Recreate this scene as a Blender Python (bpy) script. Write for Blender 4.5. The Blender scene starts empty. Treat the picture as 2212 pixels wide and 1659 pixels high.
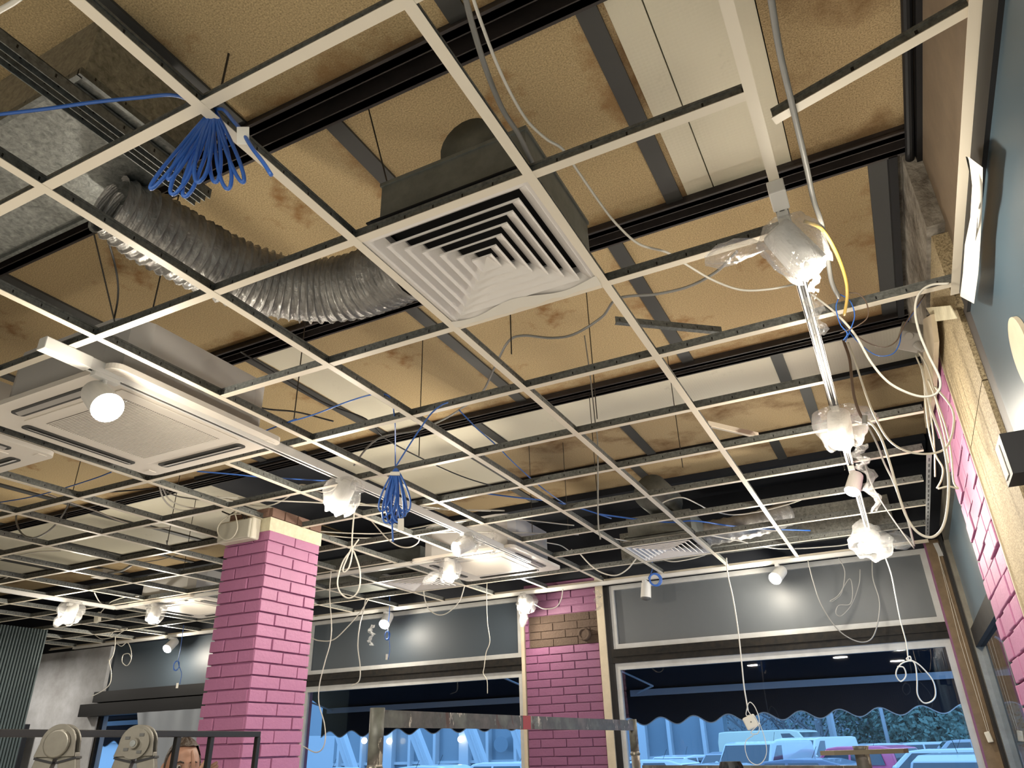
import bpy, bmesh, math, random
from mathutils import Vector, Matrix
PI = math.pi
sc = bpy.context.scene
COL = sc.collection
random.seed(7)

# ------------------------------------------------------------------ camera
FPX = 1576.08                                   # focal length in pixels of the 2212 px wide frame
RX = Vector((0.89129828, 0.45266166, -0.02616865))
DN = Vector((-0.22287738, 0.38712705, -0.89468336))
FW = Vector((-0.39485826, 0.80326214, 0.44593372))
CAM = Vector((1.22540, -1.42262, 1.58706))
cd = bpy.data.cameras.new('camera'); cam = bpy.data.objects.new('camera', cd); COL.objects.link(cam)
m = Matrix.Identity(4)
for i in range(3):
    m[i][0] = RX[i]; m[i][1] = -DN[i]; m[i][2] = -FW[i]; m[i][3] = CAM[i]
cam.matrix_world = m
cd.sensor_width = 36; cd.lens = FPX * 36 / 2212; cd.clip_start = 0.05; cd.clip_end = 300
sc.camera = cam

# ------------------------------------------------------------------ sky, exposure
w = bpy.data.worlds.new('sky'); sc.world = w; w.use_nodes = True
bg = w.node_tree.nodes['Background']
bg.inputs[0].default_value = (0.27, 0.56, 1.0, 1); bg.inputs[1].default_value = 2.9
sc.view_settings.view_transform = 'Standard'; sc.view_settings.look = 'None'
sc.view_settings.exposure = 0.0; sc.view_settings.gamma = 1.0; sc.view_settings.use_curve_mapping = False
LAMP_W = 27.0        # watts of each track lamp
ROOM_W = 75.0       # base watts of unseen lamps assumed out of view, and of one added light

def room_light(x, y, z, watts, size=0.25, col=(1.0, 0.93, 0.82)):
    l = bpy.data.lights.new('unseen_room_light', 'AREA'); l.shape = 'DISK'; l.size = size; l.energy = watts; l.color = col
    o = bpy.data.objects.new('unseen_room_light', l); COL.objects.link(o); o.location = (x, y, z)
for (x, y) in ((1.2, -2.0), (0.2, -2.6), (-1.4, -3.0), (1.1, -4.2), (-7.0, 2.2)):  # last one, left of view, is added to lighten the plaster wall
    room_light(x, y, 2.9, ROOM_W * 1.7)
room_light(-9.6, 4.5, 2.9, 38)                                   # unseen light added behind the corrugated wall to brighten the plaster wall

# ------------------------------------------------------------------ points from the photograph's own pixels onto real planes
def ray(px, py): return RX * ((px - 1106) / FPX) + DN * ((py - 829.5) / FPX) + FW
def aZ(px, py, z): d = ray(px, py); return CAM + d * ((z - CAM.z) / d.z)
def aY(px, py, y): d = ray(px, py); return CAM + d * ((y - CAM.y) / d.y)
def aX(px, py, x): d = ray(px, py); return CAM + d * ((x - CAM.x) / d.x)
def aD(px, py, dist): d = ray(px, py); return CAM + d * (dist / Vector((d.x, d.y)).length)

# ------------------------------------------------------------------ materials
MATS = {}
def mat(name, col, rough=0.6, metal=0.0, spec=0.5, noise=None, bump=None, trans=0, emit=None, coat=0):
    """noise=(scale, other colour, contrast)  bump=(scale, strength)"""
    if name in MATS: return MATS[name]
    M = bpy.data.materials.new(name); M.use_nodes = True; nt = M.node_tree; b = nt.nodes['Principled BSDF']
    b.inputs['Base Color'].default_value = (*col, 1); b.inputs['Roughness'].default_value = rough
    b.inputs['Metallic'].default_value = metal; b.inputs['Specular IOR Level'].default_value = spec
    b.inputs['Coat Weight'].default_value = coat
    tc = nt.nodes.new('ShaderNodeTexCoord')
    if noise:
        n = nt.nodes.new('ShaderNodeTexNoise'); n.inputs['Scale'].default_value = noise[0]; n.inputs['Detail'].default_value = 5
        n.inputs['Roughness'].default_value = 0.65
        nt.links.new(tc.outputs['Object'], n.inputs['Vector'])
        r = nt.nodes.new('ShaderNodeValToRGB'); c = noise[2]
        r.color_ramp.elements[0].position = 0.5 - c; r.color_ramp.elements[1].position = 0.5 + c
        r.color_ramp.elements[0].color = (*noise[1], 1); r.color_ramp.elements[1].color = (*col, 1)
        nt.links.new(n.outputs['Fac'], r.inputs['Fac']); nt.links.new(r.outputs['Color'], b.inputs['Base Color'])
    if bump:
        n = nt.nodes.new('ShaderNodeTexNoise'); n.inputs['Scale'].default_value = bump[0]; n.inputs['Detail'].default_value = 4
        nt.links.new(tc.outputs['Object'], n.inputs['Vector'])
        u = nt.nodes.new('ShaderNodeBump'); u.inputs['Strength'].default_value = bump[1]; u.inputs['Distance'].default_value = 0.02
        nt.links.new(n.outputs['Fac'], u.inputs['Height']); nt.links.new(u.outputs['Normal'], b.inputs['Normal'])
    if emit:
        b.inputs['Emission Color'].default_value = (*emit[0], 1); b.inputs['Emission Strength'].default_value = emit[1]
    MATS[name] = M
    return M

def ramp(nt, src, stops, mode='LINEAR'):
    r = nt.nodes.new('ShaderNodeValToRGB'); r.color_ramp.interpolation = mode
    while len(r.color_ramp.elements) < len(stops): r.color_ramp.elements.new(0.5)
    for e, (p, c) in zip(r.color_ramp.elements, stops): e.position = p; e.color = (*c, 1)
    nt.links.new(src, r.inputs['Fac']); return r.outputs['Color']
def noise_n(nt, vec, scale, detail=5, rough=0.6, dist=0.0):
    n = nt.nodes.new('ShaderNodeTexNoise'); n.inputs['Scale'].default_value = scale; n.inputs['Detail'].default_value = detail
    n.inputs['Roughness'].default_value = rough; n.inputs['Distortion'].default_value = dist
    nt.links.new(vec, n.inputs['Vector']); return n.outputs['Fac']
def mixc(nt, fac, a, b, blend='MIX'):
    x = nt.nodes.new('ShaderNodeMix'); x.data_type = 'RGBA'; x.blend_type = blend
    for s, v in ((x.inputs[0], fac), (x.inputs[6], a), (x.inputs[7], b)):
        if isinstance(v, (int, float)): s.default_value = v
        elif isinstance(v, tuple): s.default_value = (*v, 1)
        else: nt.links.new(v, s)
    return x.outputs[2]
def scaled(nt, src, v):
    p = nt.nodes.new('ShaderNodeMapping'); p.inputs['Scale'].default_value = v; nt.links.new(src, p.inputs['Vector']); return p.outputs[0]
def new_mat(name, rough=0.7, metal=0.0, spec=0.5):
    M = bpy.data.materials.new(name); M.use_nodes = True; nt = M.node_tree; b = nt.nodes['Principled BSDF']
    b.inputs['Roughness'].default_value = rough; b.inputs['Metallic'].default_value = metal; b.inputs['Specular IOR Level'].default_value = spec
    MATS[name] = M; return M, nt, b, nt.nodes.new('ShaderNodeTexCoord')
def add_bump(nt, b, h, strength, dist=0.01):
    u = nt.nodes.new('ShaderNodeBump'); u.inputs['Strength'].default_value = strength; u.inputs['Distance'].default_value = dist
    nt.links.new(h, u.inputs['Height']); nt.links.new(u.outputs['Normal'], b.inputs['Normal'])

# pressed-straw roof board, stained brown along some edges
def board_mat(name, base, dark, stain, amount):
    M, nt, b, tc = new_mat(name, 0.9, spec=0.2); P = tc.outputs['Object']
    g = noise_n(nt, P, 170, 3, 0.7)
    c = ramp(nt, g, [(0.30, dark), (0.5, base), (0.72, tuple(min(1, v * 1.45) for v in base))])
    big = noise_n(nt, P, 1.6, 6, 0.62)
    c = mixc(nt, ramp(nt, big, [(0.56 - amount, (0, 0, 0)), (0.66, (1, 1, 1))]), c, stain)
    sp = noise_n(nt, scaled(nt, P, (1.0, 3.5, 1)), 3.2, 7, 0.8, 1.4)
    c = mixc(nt, ramp(nt, sp, [(0.66, (0, 0, 0)), (0.74, (0.45, 0.45, 0.45))]), c, (0.72, 0.64, 0.45))
    sg = nt.nodes.new('ShaderNodeSeparateXYZ'); nt.links.new(tc.outputs['Generated'], sg.inputs[0])
    def mm(op, p_, q_):
        n_ = nt.nodes.new('ShaderNodeMath'); n_.operation = op
        for s_, v_ in ((n_.inputs[0], p_), (n_.inputs[1], q_)):
            if isinstance(v_, (int, float)): s_.default_value = v_
            else: nt.links.new(v_, s_)
        return n_.outputs[0]
    # damp brown tide mark along the far edge and the right edge of a board, broken up by noise
    ed = mm('MAXIMUM', mm('MULTIPLY', sg.outputs[1], 1.0), mm('MULTIPLY', sg.outputs[0], 0.955))
    ed = mm('ADD', ed, mm('MULTIPLY', mm('SUBTRACT', noise_n(nt, P, 3.0, 7, 0.7), 0.5), 0.55))
    c = mixc(nt, ramp(nt, ed, [(0.90, (0, 0, 0)), (0.99, (0.75, 0.75, 0.75))]), c, stain)
    sc2 = nt.nodes.new('ShaderNodeMapping'); sc2.inputs['Scale'].default_value = (1.2, 9, 1); sc2.inputs['Rotation'].default_value = (0, 0, 0.35); nt.links.new(P, sc2.inputs['Vector'])
    c = mixc(nt, ramp(nt, noise_n(nt, sc2.outputs[0], 2.3, 8, 0.75, 0.8), [(0.665, (0, 0, 0)), (0.70, (0.5, 0.5, 0.5))]), c, (0.66, 0.58, 0.42))
    nt.links.new(c, b.inputs['Base Color']); add_bump(nt, b, g, 0.35, 0.006); return M
M_board = board_mat('straw_board', (0.44, 0.335, 0.185), (0.24, 0.18, 0.095), (0.27, 0.15, 0.06), -0.03)
M_board2 = board_mat('straw_board_stained', (0.38, 0.285, 0.16), (0.18, 0.13, 0.07), (0.17, 0.10, 0.045), 0.05)
# white facing board with a fine dimple
M_whiteboard, nt, b, tc = new_mat('white_faced_board', 0.6)
v = nt.nodes.new('ShaderNodeTexVoronoi'); v.inputs['Scale'].default_value = 60; v.inputs['Randomness'].default_value = 0.15
nt.links.new(tc.outputs['Object'], v.inputs['Vector'])
c = mixc(nt, ramp(nt, noise_n(nt, tc.outputs['Object'], 4, 7, 0.75), [(0.60, (0, 0, 0)), (0.75, (0.4, 0.4, 0.4))]), (0.66, 0.62, 0.49), (0.30, 0.27, 0.20))
nt.links.new(c, b.inputs['Base Color']); add_bump(nt, b, v.outputs['Distance'], 0.25, 0.004)
M_steel = mat('dark_brown_steel', (0.050, 0.040, 0.036), 0.55, 0.2, noise=(9, (0.028, 0.024, 0.024), 0.2))
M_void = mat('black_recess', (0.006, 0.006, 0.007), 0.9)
M_bar = mat('grey_board_bar', (0.055, 0.055, 0.052), 0.6, 0.2)
M_tee = mat('white_enamel_tee', (0.70, 0.64, 0.53), 0.42)
M_web, nt, b, tc = new_mat('galvanised_web', 0.5, 0.55)
c = ramp(nt, noise_n(nt, tc.outputs['Object'], 60, 4, 0.7), [(0.3, (0.09, 0.095, 0.09)), (0.7, (0.22, 0.23, 0.22))])
nt.links.new(c, b.inputs['Base Color'])
sx = nt.nodes.new('ShaderNodeSeparateXYZ'); nt.links.new(tc.outputs['Object'], sx.inputs[0])
def mth(op, a, b_=0.0, nt=nt):
    q = nt.nodes.new('ShaderNodeMath'); q.operation = op
    for s_, v_ in ((q.inputs[0], a), (q.inputs[1], b_)):
        if isinstance(v_, (int, float)): s_.default_value = v_
        else: nt.links.new(v_, s_)
    return q.outputs[0]
fx_ = mth('FRACT', mth('MULTIPLY', mth('ADD', mth('ADD', sx.outputs[0], sx.outputs[1]), 50.02), 10.0))
sl_ = mth('MULTIPLY', mth('LESS_THAN', fx_, 0.05), mth('MULTIPLY', mth('GREATER_THAN', sx.outputs[2], 0.014), mth('LESS_THAN', sx.outputs[2], 0.026)))
nt.links.new(mixc(nt, sl_, c, (0.012, 0.012, 0.012)), b.inputs['Base Color'])
M_galv, nt, b, tc = new_mat('galvanised_sheet', 0.38, 0.75)
c = ramp(nt, noise_n(nt, tc.outputs['Object'], 45, 5, 0.7, 0.6), [(0.3, (0.14, 0.15, 0.145)), (0.72, (0.40, 0.41, 0.39))])
nt.links.new(c, b.inputs['Base Color']); add_bump(nt, b, noise_n(nt, tc.outputs['Object'], 60, 4), 0.12)
M_plen = mat('plenum_sheet', (0.20, 0.21, 0.195), 0.5, 0.35, noise=(14, (0.11, 0.12, 0.11), 0.25))
M_flex, nt, b, tc = new_mat('flexible_duct_foil', 0.30, 0.35)
nt.links.new(ramp(nt, noise_n(nt, tc.outputs['Object'], 9, 5), [(0.3, (0.20, 0.195, 0.19)), (0.7, (0.42, 0.41, 0.39))]), b.inputs['Base Color'])
add_bump(nt, b, noise_n(nt, scaled(nt, tc.outputs['Object'], (1, 1, 1)), 28, 5, 0.7, 1.5), 0.55, 0.010)
M_unit = mat('white_plastic_unit', (0.74, 0.69, 0.62), 0.4)
M_unitbody = mat('unit_casing', (0.62, 0.61, 0.60), 0.55, 0.1)
M_diff = mat('diffuser_paint', (0.72, 0.69, 0.66), 0.4)
M_track = mat('white_track', (0.72, 0.71, 0.68), 0.35)
M_trackin = mat('track_groove', (0.10, 0.10, 0.10), 0.5)
M_black = mat('black_paint', (0.006, 0.006, 0.007), 0.5, spec=.3)
M_lamp = mat('lamp_housing', (0.70, 0.69, 0.66), 0.4)
M_lens = mat('lamp_lens', (1, 1, 1), 0.5, emit=((1.0, 0.95, 0.85), 90))
def film_ior(nt, fr, n):
    """same reflectance on both faces of a sheet: undo the Fresnel node's inversion on back faces"""
    g = nt.nodes.new('ShaderNodeNewGeometry'); q = nt.nodes.new('ShaderNodeMapRange')
    q.inputs['To Min'].default_value = n; q.inputs['To Max'].default_value = 1 / n
    nt.links.new(g.outputs['Backfacing'], q.inputs['Value']); nt.links.new(q.outputs[0], fr.inputs[0])
M_bag = bpy.data.materials.new('clear_plastic_film'); M_bag.use_nodes = True
nt = M_bag.node_tree; nt.nodes.clear()
o_ = nt.nodes.new('ShaderNodeOutputMaterial'); tr = nt.nodes.new('ShaderNodeBsdfTransparent'); gl = nt.nodes.new('ShaderNodeBsdfGlossy')
tl = nt.nodes.new('ShaderNodeBsdfTranslucent'); df = nt.nodes.new('ShaderNodeBsdfDiffuse'); gl.inputs['Roughness'].default_value = 0.08; tl.inputs[0].default_value = (.95, .95, .95, 1)
m1 = nt.nodes.new('ShaderNodeMixShader'); m2 = nt.nodes.new('ShaderNodeMixShader'); m3 = nt.nodes.new('ShaderNodeMixShader'); m3.inputs[0].default_value = 0.5
tc = nt.nodes.new('ShaderNodeTexCoord'); bp = nt.nodes.new('ShaderNodeBump'); bp.inputs['Strength'].default_value = 1.0; bp.inputs['Distance'].default_value = 0.01
ns = noise_n(nt, tc.outputs['Object'], 45, 4, 0.7, 2.0); nt.links.new(ns, bp.inputs['Height'])
for s in (gl, tl): nt.links.new(bp.outputs[0], s.inputs['Normal'])
fr = nt.nodes.new('ShaderNodeFresnel'); film_ior(nt, fr, 1.5); nt.links.new(bp.outputs[0], fr.inputs['Normal'])
nt.links.new(tl.outputs[0], m3.inputs[1]); nt.links.new(df.outputs[0], m3.inputs[2])
m1.inputs[0].default_value = 0.16; nt.links.new(tr.outputs[0], m1.inputs[1]); nt.links.new(m3.outputs[0], m1.inputs[2])
nt.links.new(fr.outputs[0], m2.inputs[0]); nt.links.new(m1.outputs[0], m2.inputs[1]); nt.links.new(gl.outputs[0], m2.inputs[2]); nt.links.new(m2.outputs[0], o_.inputs[0])
MATS['bag'] = M_bag
M_glass = bpy.data.materials.new('window_glass'); M_glass.use_nodes = True
nt = M_glass.node_tree; nt.nodes.clear()
o_ = nt.nodes.new('ShaderNodeOutputMaterial'); tr = nt.nodes.new('ShaderNodeBsdfTransparent'); gl = nt.nodes.new('ShaderNodeBsdfGlossy')
gl.inputs['Roughness'].default_value = 0.01; tr.inputs[0].default_value = (0.93, 0.95, 0.96, 1)
m1 = nt.nodes.new('ShaderNodeMixShader'); fr = nt.nodes.new('ShaderNodeFresnel'); film_ior(nt, fr, 1.45)
nt.links.new(fr.outputs[0], m1.inputs[0]); nt.links.new(tr.outputs[0], m1.inputs[1]); nt.links.new(gl.outputs[0], m1.inputs[2]); nt.links.new(m1.outputs[0], o_.inputs[0])
# painted brick
def brick_mat(name, base, rough=0.55):
    M, nt, b, tc = new_mat(name, rough)
    g = noise_n(nt, tc.outputs['Object'], 55, 5, 0.6); big = noise_n(nt, tc.outputs['Object'], 2.5, 4)
    c = ramp(nt, big, [(0.3, tuple(v * 0.90 for v in base)), (0.7, base)])
    ch = noise_n(nt, tc.outputs['Object'], 14, 6, 0.75, 0.4)
    c = mixc(nt, ramp(nt, ch, [(0.745, (0, 0, 0)), (0.765, (1, 1, 1))]), c, (0.75, 0.55, 0.45))
    nt.links.new(c, b.inputs['Base Color']); add_bump(nt, b, g, 0.30, 0.01); return M
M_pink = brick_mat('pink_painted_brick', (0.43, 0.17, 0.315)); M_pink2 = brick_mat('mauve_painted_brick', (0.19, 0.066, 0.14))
M_brownbrick = mat('bare_brown_brick', (0.055, 0.034, 0.023), 0.85, noise=(20, (0.07, 0.045, 0.03), 0.25), bump=(60, 0.4))
M_terr, nt, b, tc = new_mat('terrazzo_cladding', 0.7)
c = ramp(nt, noise_n(nt, tc.outputs['Object'], 120, 3, 0.8), [(0.36, (0.13, 0.10, 0.055)), (0.5, (0.34, 0.27, 0.16)), (0.66, (0.52, 0.43, 0.27))])
c = mixc(nt, ramp(nt, noise_n(nt, tc.outputs['Object'], 3, 5, 0.7), [(0.45, (0, 0, 0)), (0.75, (0.6, 0.6, 0.6))]), c, (0.17, 0.125, 0.06))
nt.links.new(c, b.inputs['Base Color']); add_bump(nt, b, noise_n(nt, tc.outputs['Object'], 120, 3), 0.2)
M_blue = mat('blue_grey_wall_paint', (0.055, 0.088, 0.115), 0.36, noise=(2.2, (0.046, 0.074, 0.098), 0.3))
M_panelgrey = mat('grey_painted_panel', (0.080, 0.090, 0.10), 0.48, noise=(3, (0.070, 0.080, 0.09), 0.3))
M_paneldark = mat('dark_blue_panel', (0.034, 0.048, 0.064), 0.52)
M_frame = mat('white_window_frame', (0.42, 0.43, 0.43), 0.45, noise=(8, (0.34, 0.34, 0.33), 0.2))
M_darkframe = mat('black_window_frame', (0.004, 0.004, 0.004), 0.65, spec=.25, noise=(18, (0.014, 0.011, 0.008), 0.12))
M_darkwall = mat('dark_painted_wall', (0.010, 0.013, 0.020), 0.8)
M_woodpost = mat('worn_brown_board', (0.20, 0.135, 0.075), 0.65, noise=(11, (0.11, 0.075, 0.04), 0.25))
M_panelwood = mat('raw_wood_panel', (0.24, 0.18, 0.12), 0.75, noise=(5, (0.15, 0.11, 0.075), 0.3))
M_cream = mat('cream_trim', (0.52, 0.45, 0.33), 0.5, noise=(8, (0.40, 0.34, 0.25), 0.25))
M_paper = mat('masking_paper', (0.70, 0.67, 0.60), 0.7)
M_tape = mat('cream_masking_tape', (0.74, 0.70, 0.52), 0.6, noise=(25, (0.52, 0.47, 0.33), 0.3))
M_dirty = mat('sooty_plaster', (0.36, 0.33, 0.28), 0.85, noise=(6, (0.07, 0.055, 0.04), 0.16), bump=(40, .5))
M_whitewall = mat('bare_plaster_wall', (0.62, 0.64, 0.68), 0.8, noise=(1.5, (0.17, 0.16, 0.15), 0.3))
M_floor = mat('dusty_screed', (0.50, 0.47, 0.42), 0.8, noise=(2, (0.38, 0.36, 0.33), 0.3))
M_backwall = mat('back_wall', (0.16, 0.155, 0.15), 0.8)
M_cabw = mat('white_cable', (0.62, 0.60, 0.54), 0.4); M_cabg = mat('grey_cable', (0.22, 0.22, 0.21), 0.5)
M_cabb = mat('blue_cable', (0.030, 0.115, 0.42), 0.35); M_cabd = mat('black_cable', (0.02, 0.02, 0.02), 0.5)
M_caby = mat('yellow_cable', (0.70, 0.48, 0.10), 0.4); M_cabbr = mat('brown_wire', (0.10, 0.065, 0.045), 0.4)
M_rod = mat('hanger_rod', (0.05, 0.045, 0.04), 0.5, 0.5)
M_alu = mat('worn_aluminium', (0.18, 0.17, 0.14), 0.38, 0.5, noise=(14, (0.12, 0.11, 0.09), 0.25))
M_plast = mat('cream_plastic', (0.62, 0.59, 0.50), 0.45)
M_skin = mat('skin', (0.30, 0.16, 0.105), 0.5); M_hair = mat('dark_brown_hair', (0.035, 0.022, 0.014), 0.6, bump=(60, 0.6))
M_cloth = mat('dark_work_shirt', (0.05, 0.06, 0.08), 0.9); M_trou = mat('dark_trousers', (0.03, 0.03, 0.035), 0.9)
M_white = mat('eye_white', (0.30, 0.28, 0.26), 0.3); M_lip = mat('lips', (0.33, 0.13, 0.11), 0.5)
# paint-splashed scaffold tube
M_scaf, nt, b, tc = new_mat('splashed_scaffold_paint', 0.5, 0.1)
sv = scaled(nt, tc.outputs['Object'], (1, 1, 0.35))
c = ramp(nt, noise_n(nt, tc.outputs['Object'], 5, 4), [(0.35, (0.15, 0.125, 0.115)), (0.5, (0.06, 0.058, 0.048)), (0.62, (0.12, 0.125, 0.105))])
c = mixc(nt, ramp(nt, noise_n(nt, sv, 16, 6, 0.7), [(0.60, (0, 0, 0)), (0.63, (1, 1, 1))]), c, (0.48, 0.44, 0.37))
c = mixc(nt, ramp(nt, noise_n(nt, sv, 9, 5, 0.7, 0.7), [(0.60, (0, 0, 0)), (0.62, (1, 1, 1))]), c, (0.07, 0.035, 0.02))
nt.links.new(c, b.inputs['Base Color']); add_bump(nt, b, noise_n(nt, sv, 16, 6), 0.3)

# ------------------------------------------------------------------ mesh helpers
WL = {}
class MB:
    def __init__(s): s.v = []; s.f = []
    def add(s, vs, fs):
        n = len(s.v); s.v += [Vector(q) for q in vs]; s.f += [tuple(i + n for i in f) for f in fs]; return s
    def box(s, x0, x1, y0, y1, z0, z1):
        return s.add([(x, y, z) for x in (x0, x1) for y in (y0, y1) for z in (z0, z1)],
                     [(0, 1, 3, 2), (4, 6, 7, 5), (0, 4, 5, 1), (2, 3, 7, 6), (0, 2, 6, 4), (1, 5, 7, 3)])
    def obox(s, c, ax, ay, az):
        c, ax, ay, az = map(Vector, (c, ax, ay, az))
        return s.add([c + ax * i + ay * j + az * k for i in (-1, 1) for j in (-1, 1) for k in (-1, 1)],
                     [(0, 1, 3, 2), (4, 6, 7, 5), (0, 4, 5, 1), (2, 3, 7, 6), (0, 2, 6, 4), (1, 5, 7, 3)])
    def bar(s, p, q, wd, ht, up=(0, 0, 1)):
        p, q, up = Vector(p), Vector(q), Vector(up); d = (q - p); L = d.length / 2; d.normalize()
        r = d.cross(up).normalized(); u = r.cross(d).normalized()
        return s.obox((p + q) / 2, d * L, r * wd / 2, u * ht / 2)
    def tube(s, pts, r, n=8, caps=True, closed=False):
        pts = [Vector(p) for p in pts]; K = len(pts); rr = r if isinstance(r, (list, tuple)) else [r] * K
        up = None; rings = []
        for i, p in enumerate(pts):
            t = (pts[min(i + 1, K - 1)] - pts[max(i - 1, 0)])
            if t.length < 1e-9: t = Vector((0, 0, 1))
            t.normalize()
            if up is None: up = t.orthogonal().normalized()
            up = (up - t * up.dot(t))
            up = up.normalized() if up.length > 1e-6 else t.orthogonal().normalized()
            sd = t.cross(up)
            rings.append([p + (up * math.cos(a) + sd * math.sin(a)) * rr[i] for a in [2 * PI * k / n for k in range(n)]])
        fs = [(i * n + k, i * n + (k + 1) % n, (i + 1) * n + (k + 1) % n, (i + 1) * n + k) for i in range(K - 1) for k in range(n)]
        if caps: fs += [tuple(reversed(range(n))), tuple((K - 1) * n + k for k in range(n))]
        return s.add([v for R_ in rings for v in R_], fs)
    def cyl(s, p, q, r0, r1=None, n=24): return s.tube([p, q], [r0, r0 if r1 is None else r1], n)
    def prism(s, poly, ext):
        ext = Vector(ext); n = len(poly); a = [Vector(p) for p in poly]
        return s.add(a + [p + ext for p in a], [tuple(range(n)), tuple(reversed(range(n, 2 * n)))] + [(i, i + n, (i + 1) % n + n, (i + 1) % n) for i in range(n)])
    def sphere(s, c, rx, ry, rz, nu=20, nv=12, fn=None):
        c = Vector(c); vs = []
        for j in range(nv + 1):
            th = PI * j / nv
            for i in range(nu):
                ph = 2 * PI * i / nu
                d = Vector((math.sin(th) * math.cos(ph), math.sin(th) * math.sin(ph), math.cos(th)))
                k = fn(d) if fn else 1
                vs.append(c + Vector((d.x * rx, d.y * ry, d.z * rz)) * k)
        return s.add(vs, [(j * nu + i, j * nu + (i + 1) % nu, (j + 1) * nu + (i + 1) % nu, (j + 1) * nu + i) for j in range(nv) for i in range(nu)])
    def torus(s, c, axis, R, r, n=28, m=8):
        axis = Vector(axis).normalized(); u = axis.orthogonal().normalized(); w_ = axis.cross(u); c = Vector(c)
        pts = [c + (u * math.cos(2 * PI * k / n) + w_ * math.sin(2 * PI * k / n)) * R for k in range(n + 1)]
        return s.tube(pts, r, m, caps=False)
    def build(s, name, M, parent=None, smooth=False, origin=None, merge=False):
        lo = Vector((min(v[i] for v in s.v) for i in range(3))); hi = Vector((max(v[i] for v in s.v) for i in range(3)))
        og = Vector(origin) if origin is not None else Vector(((lo.x + hi.x) / 2, (lo.y + hi.y) / 2, lo.z))
        me = bpy.data.meshes.new(name); me.from_pydata([tuple(v - og) for v in s.v], [], s.f); me.update()
        bm = bmesh.new(); bm.from_mesh(me)
        if merge: bmesh.ops.remove_doubles(bm, verts=bm.verts, dist=1e-5)
        bmesh.ops.recalc_face_normals(bm, faces=bm.faces); bm.to_mesh(me); bm.free()
        if smooth:
            for p in me.polygons: p.use_smooth = True
        me.materials.append(M)
        o = bpy.data.objects.new(name, me); COL.objects.link(o)
        if parent is not None: o.parent = parent; o.location = og - WL[parent.name]
        else: o.location = og
        WL[o.name] = og
        return o
def thing(name, label, cat, loc, group=None):
    o = bpy.data.objects.new(name, None); COL.objects.link(o); o.location = loc; o.empty_display_size = 0.05
    WL[o.name] = Vector(loc); return tag(o, label, cat, group)
def tag(o, label, cat, group=None, kind=None):
    o['label'] = label; o['category'] = cat
    if group: o['group'] = group
    if kind: o['kind'] = kind
    return o
def struct(o): o['kind'] = 'structure'; return o
def stuff(o): o['kind'] = 'stuff'; return o
def bevel(o, wdt=0.003, seg=2):
    b_ = o.modifiers.new('bevel', 'BEVEL'); b_.width = wdt; b_.segments = seg; b_.limit_method = 'ANGLE'; return o
def smooth_path(pts, sub=8):
    P = [Vector(p) for p in pts]
    if len(P) < 3: return P
    Q = [P[0] * 2 - P[1]] + P + [P[-1] * 2 - P[-2]]; out = []
    for i in range(1, len(Q) - 2):
        a, b_, c_, d_ = Q[i - 1:i + 3]
        for k in range(sub):
            t = k / sub
            out.append(0.5 * ((2 * b_) + (c_ - a) * t + (2 * a - 5 * b_ + 4 * c_ - d_) * t * t + (3 * b_ - a - 3 * c_ + d_) * t ** 3))
    out.append(P[-1]); return out

ORD = ['first', 'second', 'third', 'fourth', 'fifth', 'sixth', 'seventh', 'eighth', 'ninth', 'tenth', 'eleventh', 'twelfth', 'thirteenth',
       'fourteenth', 'fifteenth', 'sixteenth', 'seventeenth', 'eighteenth', 'nineteenth', 'twentieth']

# ================================================================== THE SHELL
ZG = 3.0          # underside of the suspended grid
ZB = 3.8          # underside of the roof boards
WY = 5.6          # window wall
WX = 1.70         # right wall
LX = -11.4
struct(MB().box(LX, 2.1, -7, 5.75, -0.1, 0.0).build('floor', M_floor))
struct(MB().box(LX, 2.1, -7, 5.75, 4.0, 4.1).build('ceiling', M_darkwall))
struct(MB().box(LX, 2.1, -7.1, -7, 0, 4).build('wall_back', M_backwall))
struct(MB().box(LX - .1, LX, -7, 5.75, 0, 4).build('wall_left', M_backwall))
struct(MB().box(1.86, 2.0, -7, 3.1, 0, 4).build('wall_right', M_panelwood))
# dark band of wall over the windows, and the dark downstand in front of it
struct(MB().box(LX, 1.86, WY + .02, 5.75, 3.0, 4.0).build('wall_front', M_darkwall))
struct(MB().box(LX, 1.86, WY + .02, 5.75, 0, 0.75).build('wall_front', M_darkwall))
struct(MB().box(1.80, 1.86, 3.1, 5.75, 3.0, 4.0).build('wall_right', M_darkwall))
struct(MB().box(LX, 1.78, 5.05, WY + .02, 3.74, 4.0).build('ceiling', M_darkwall))

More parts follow.
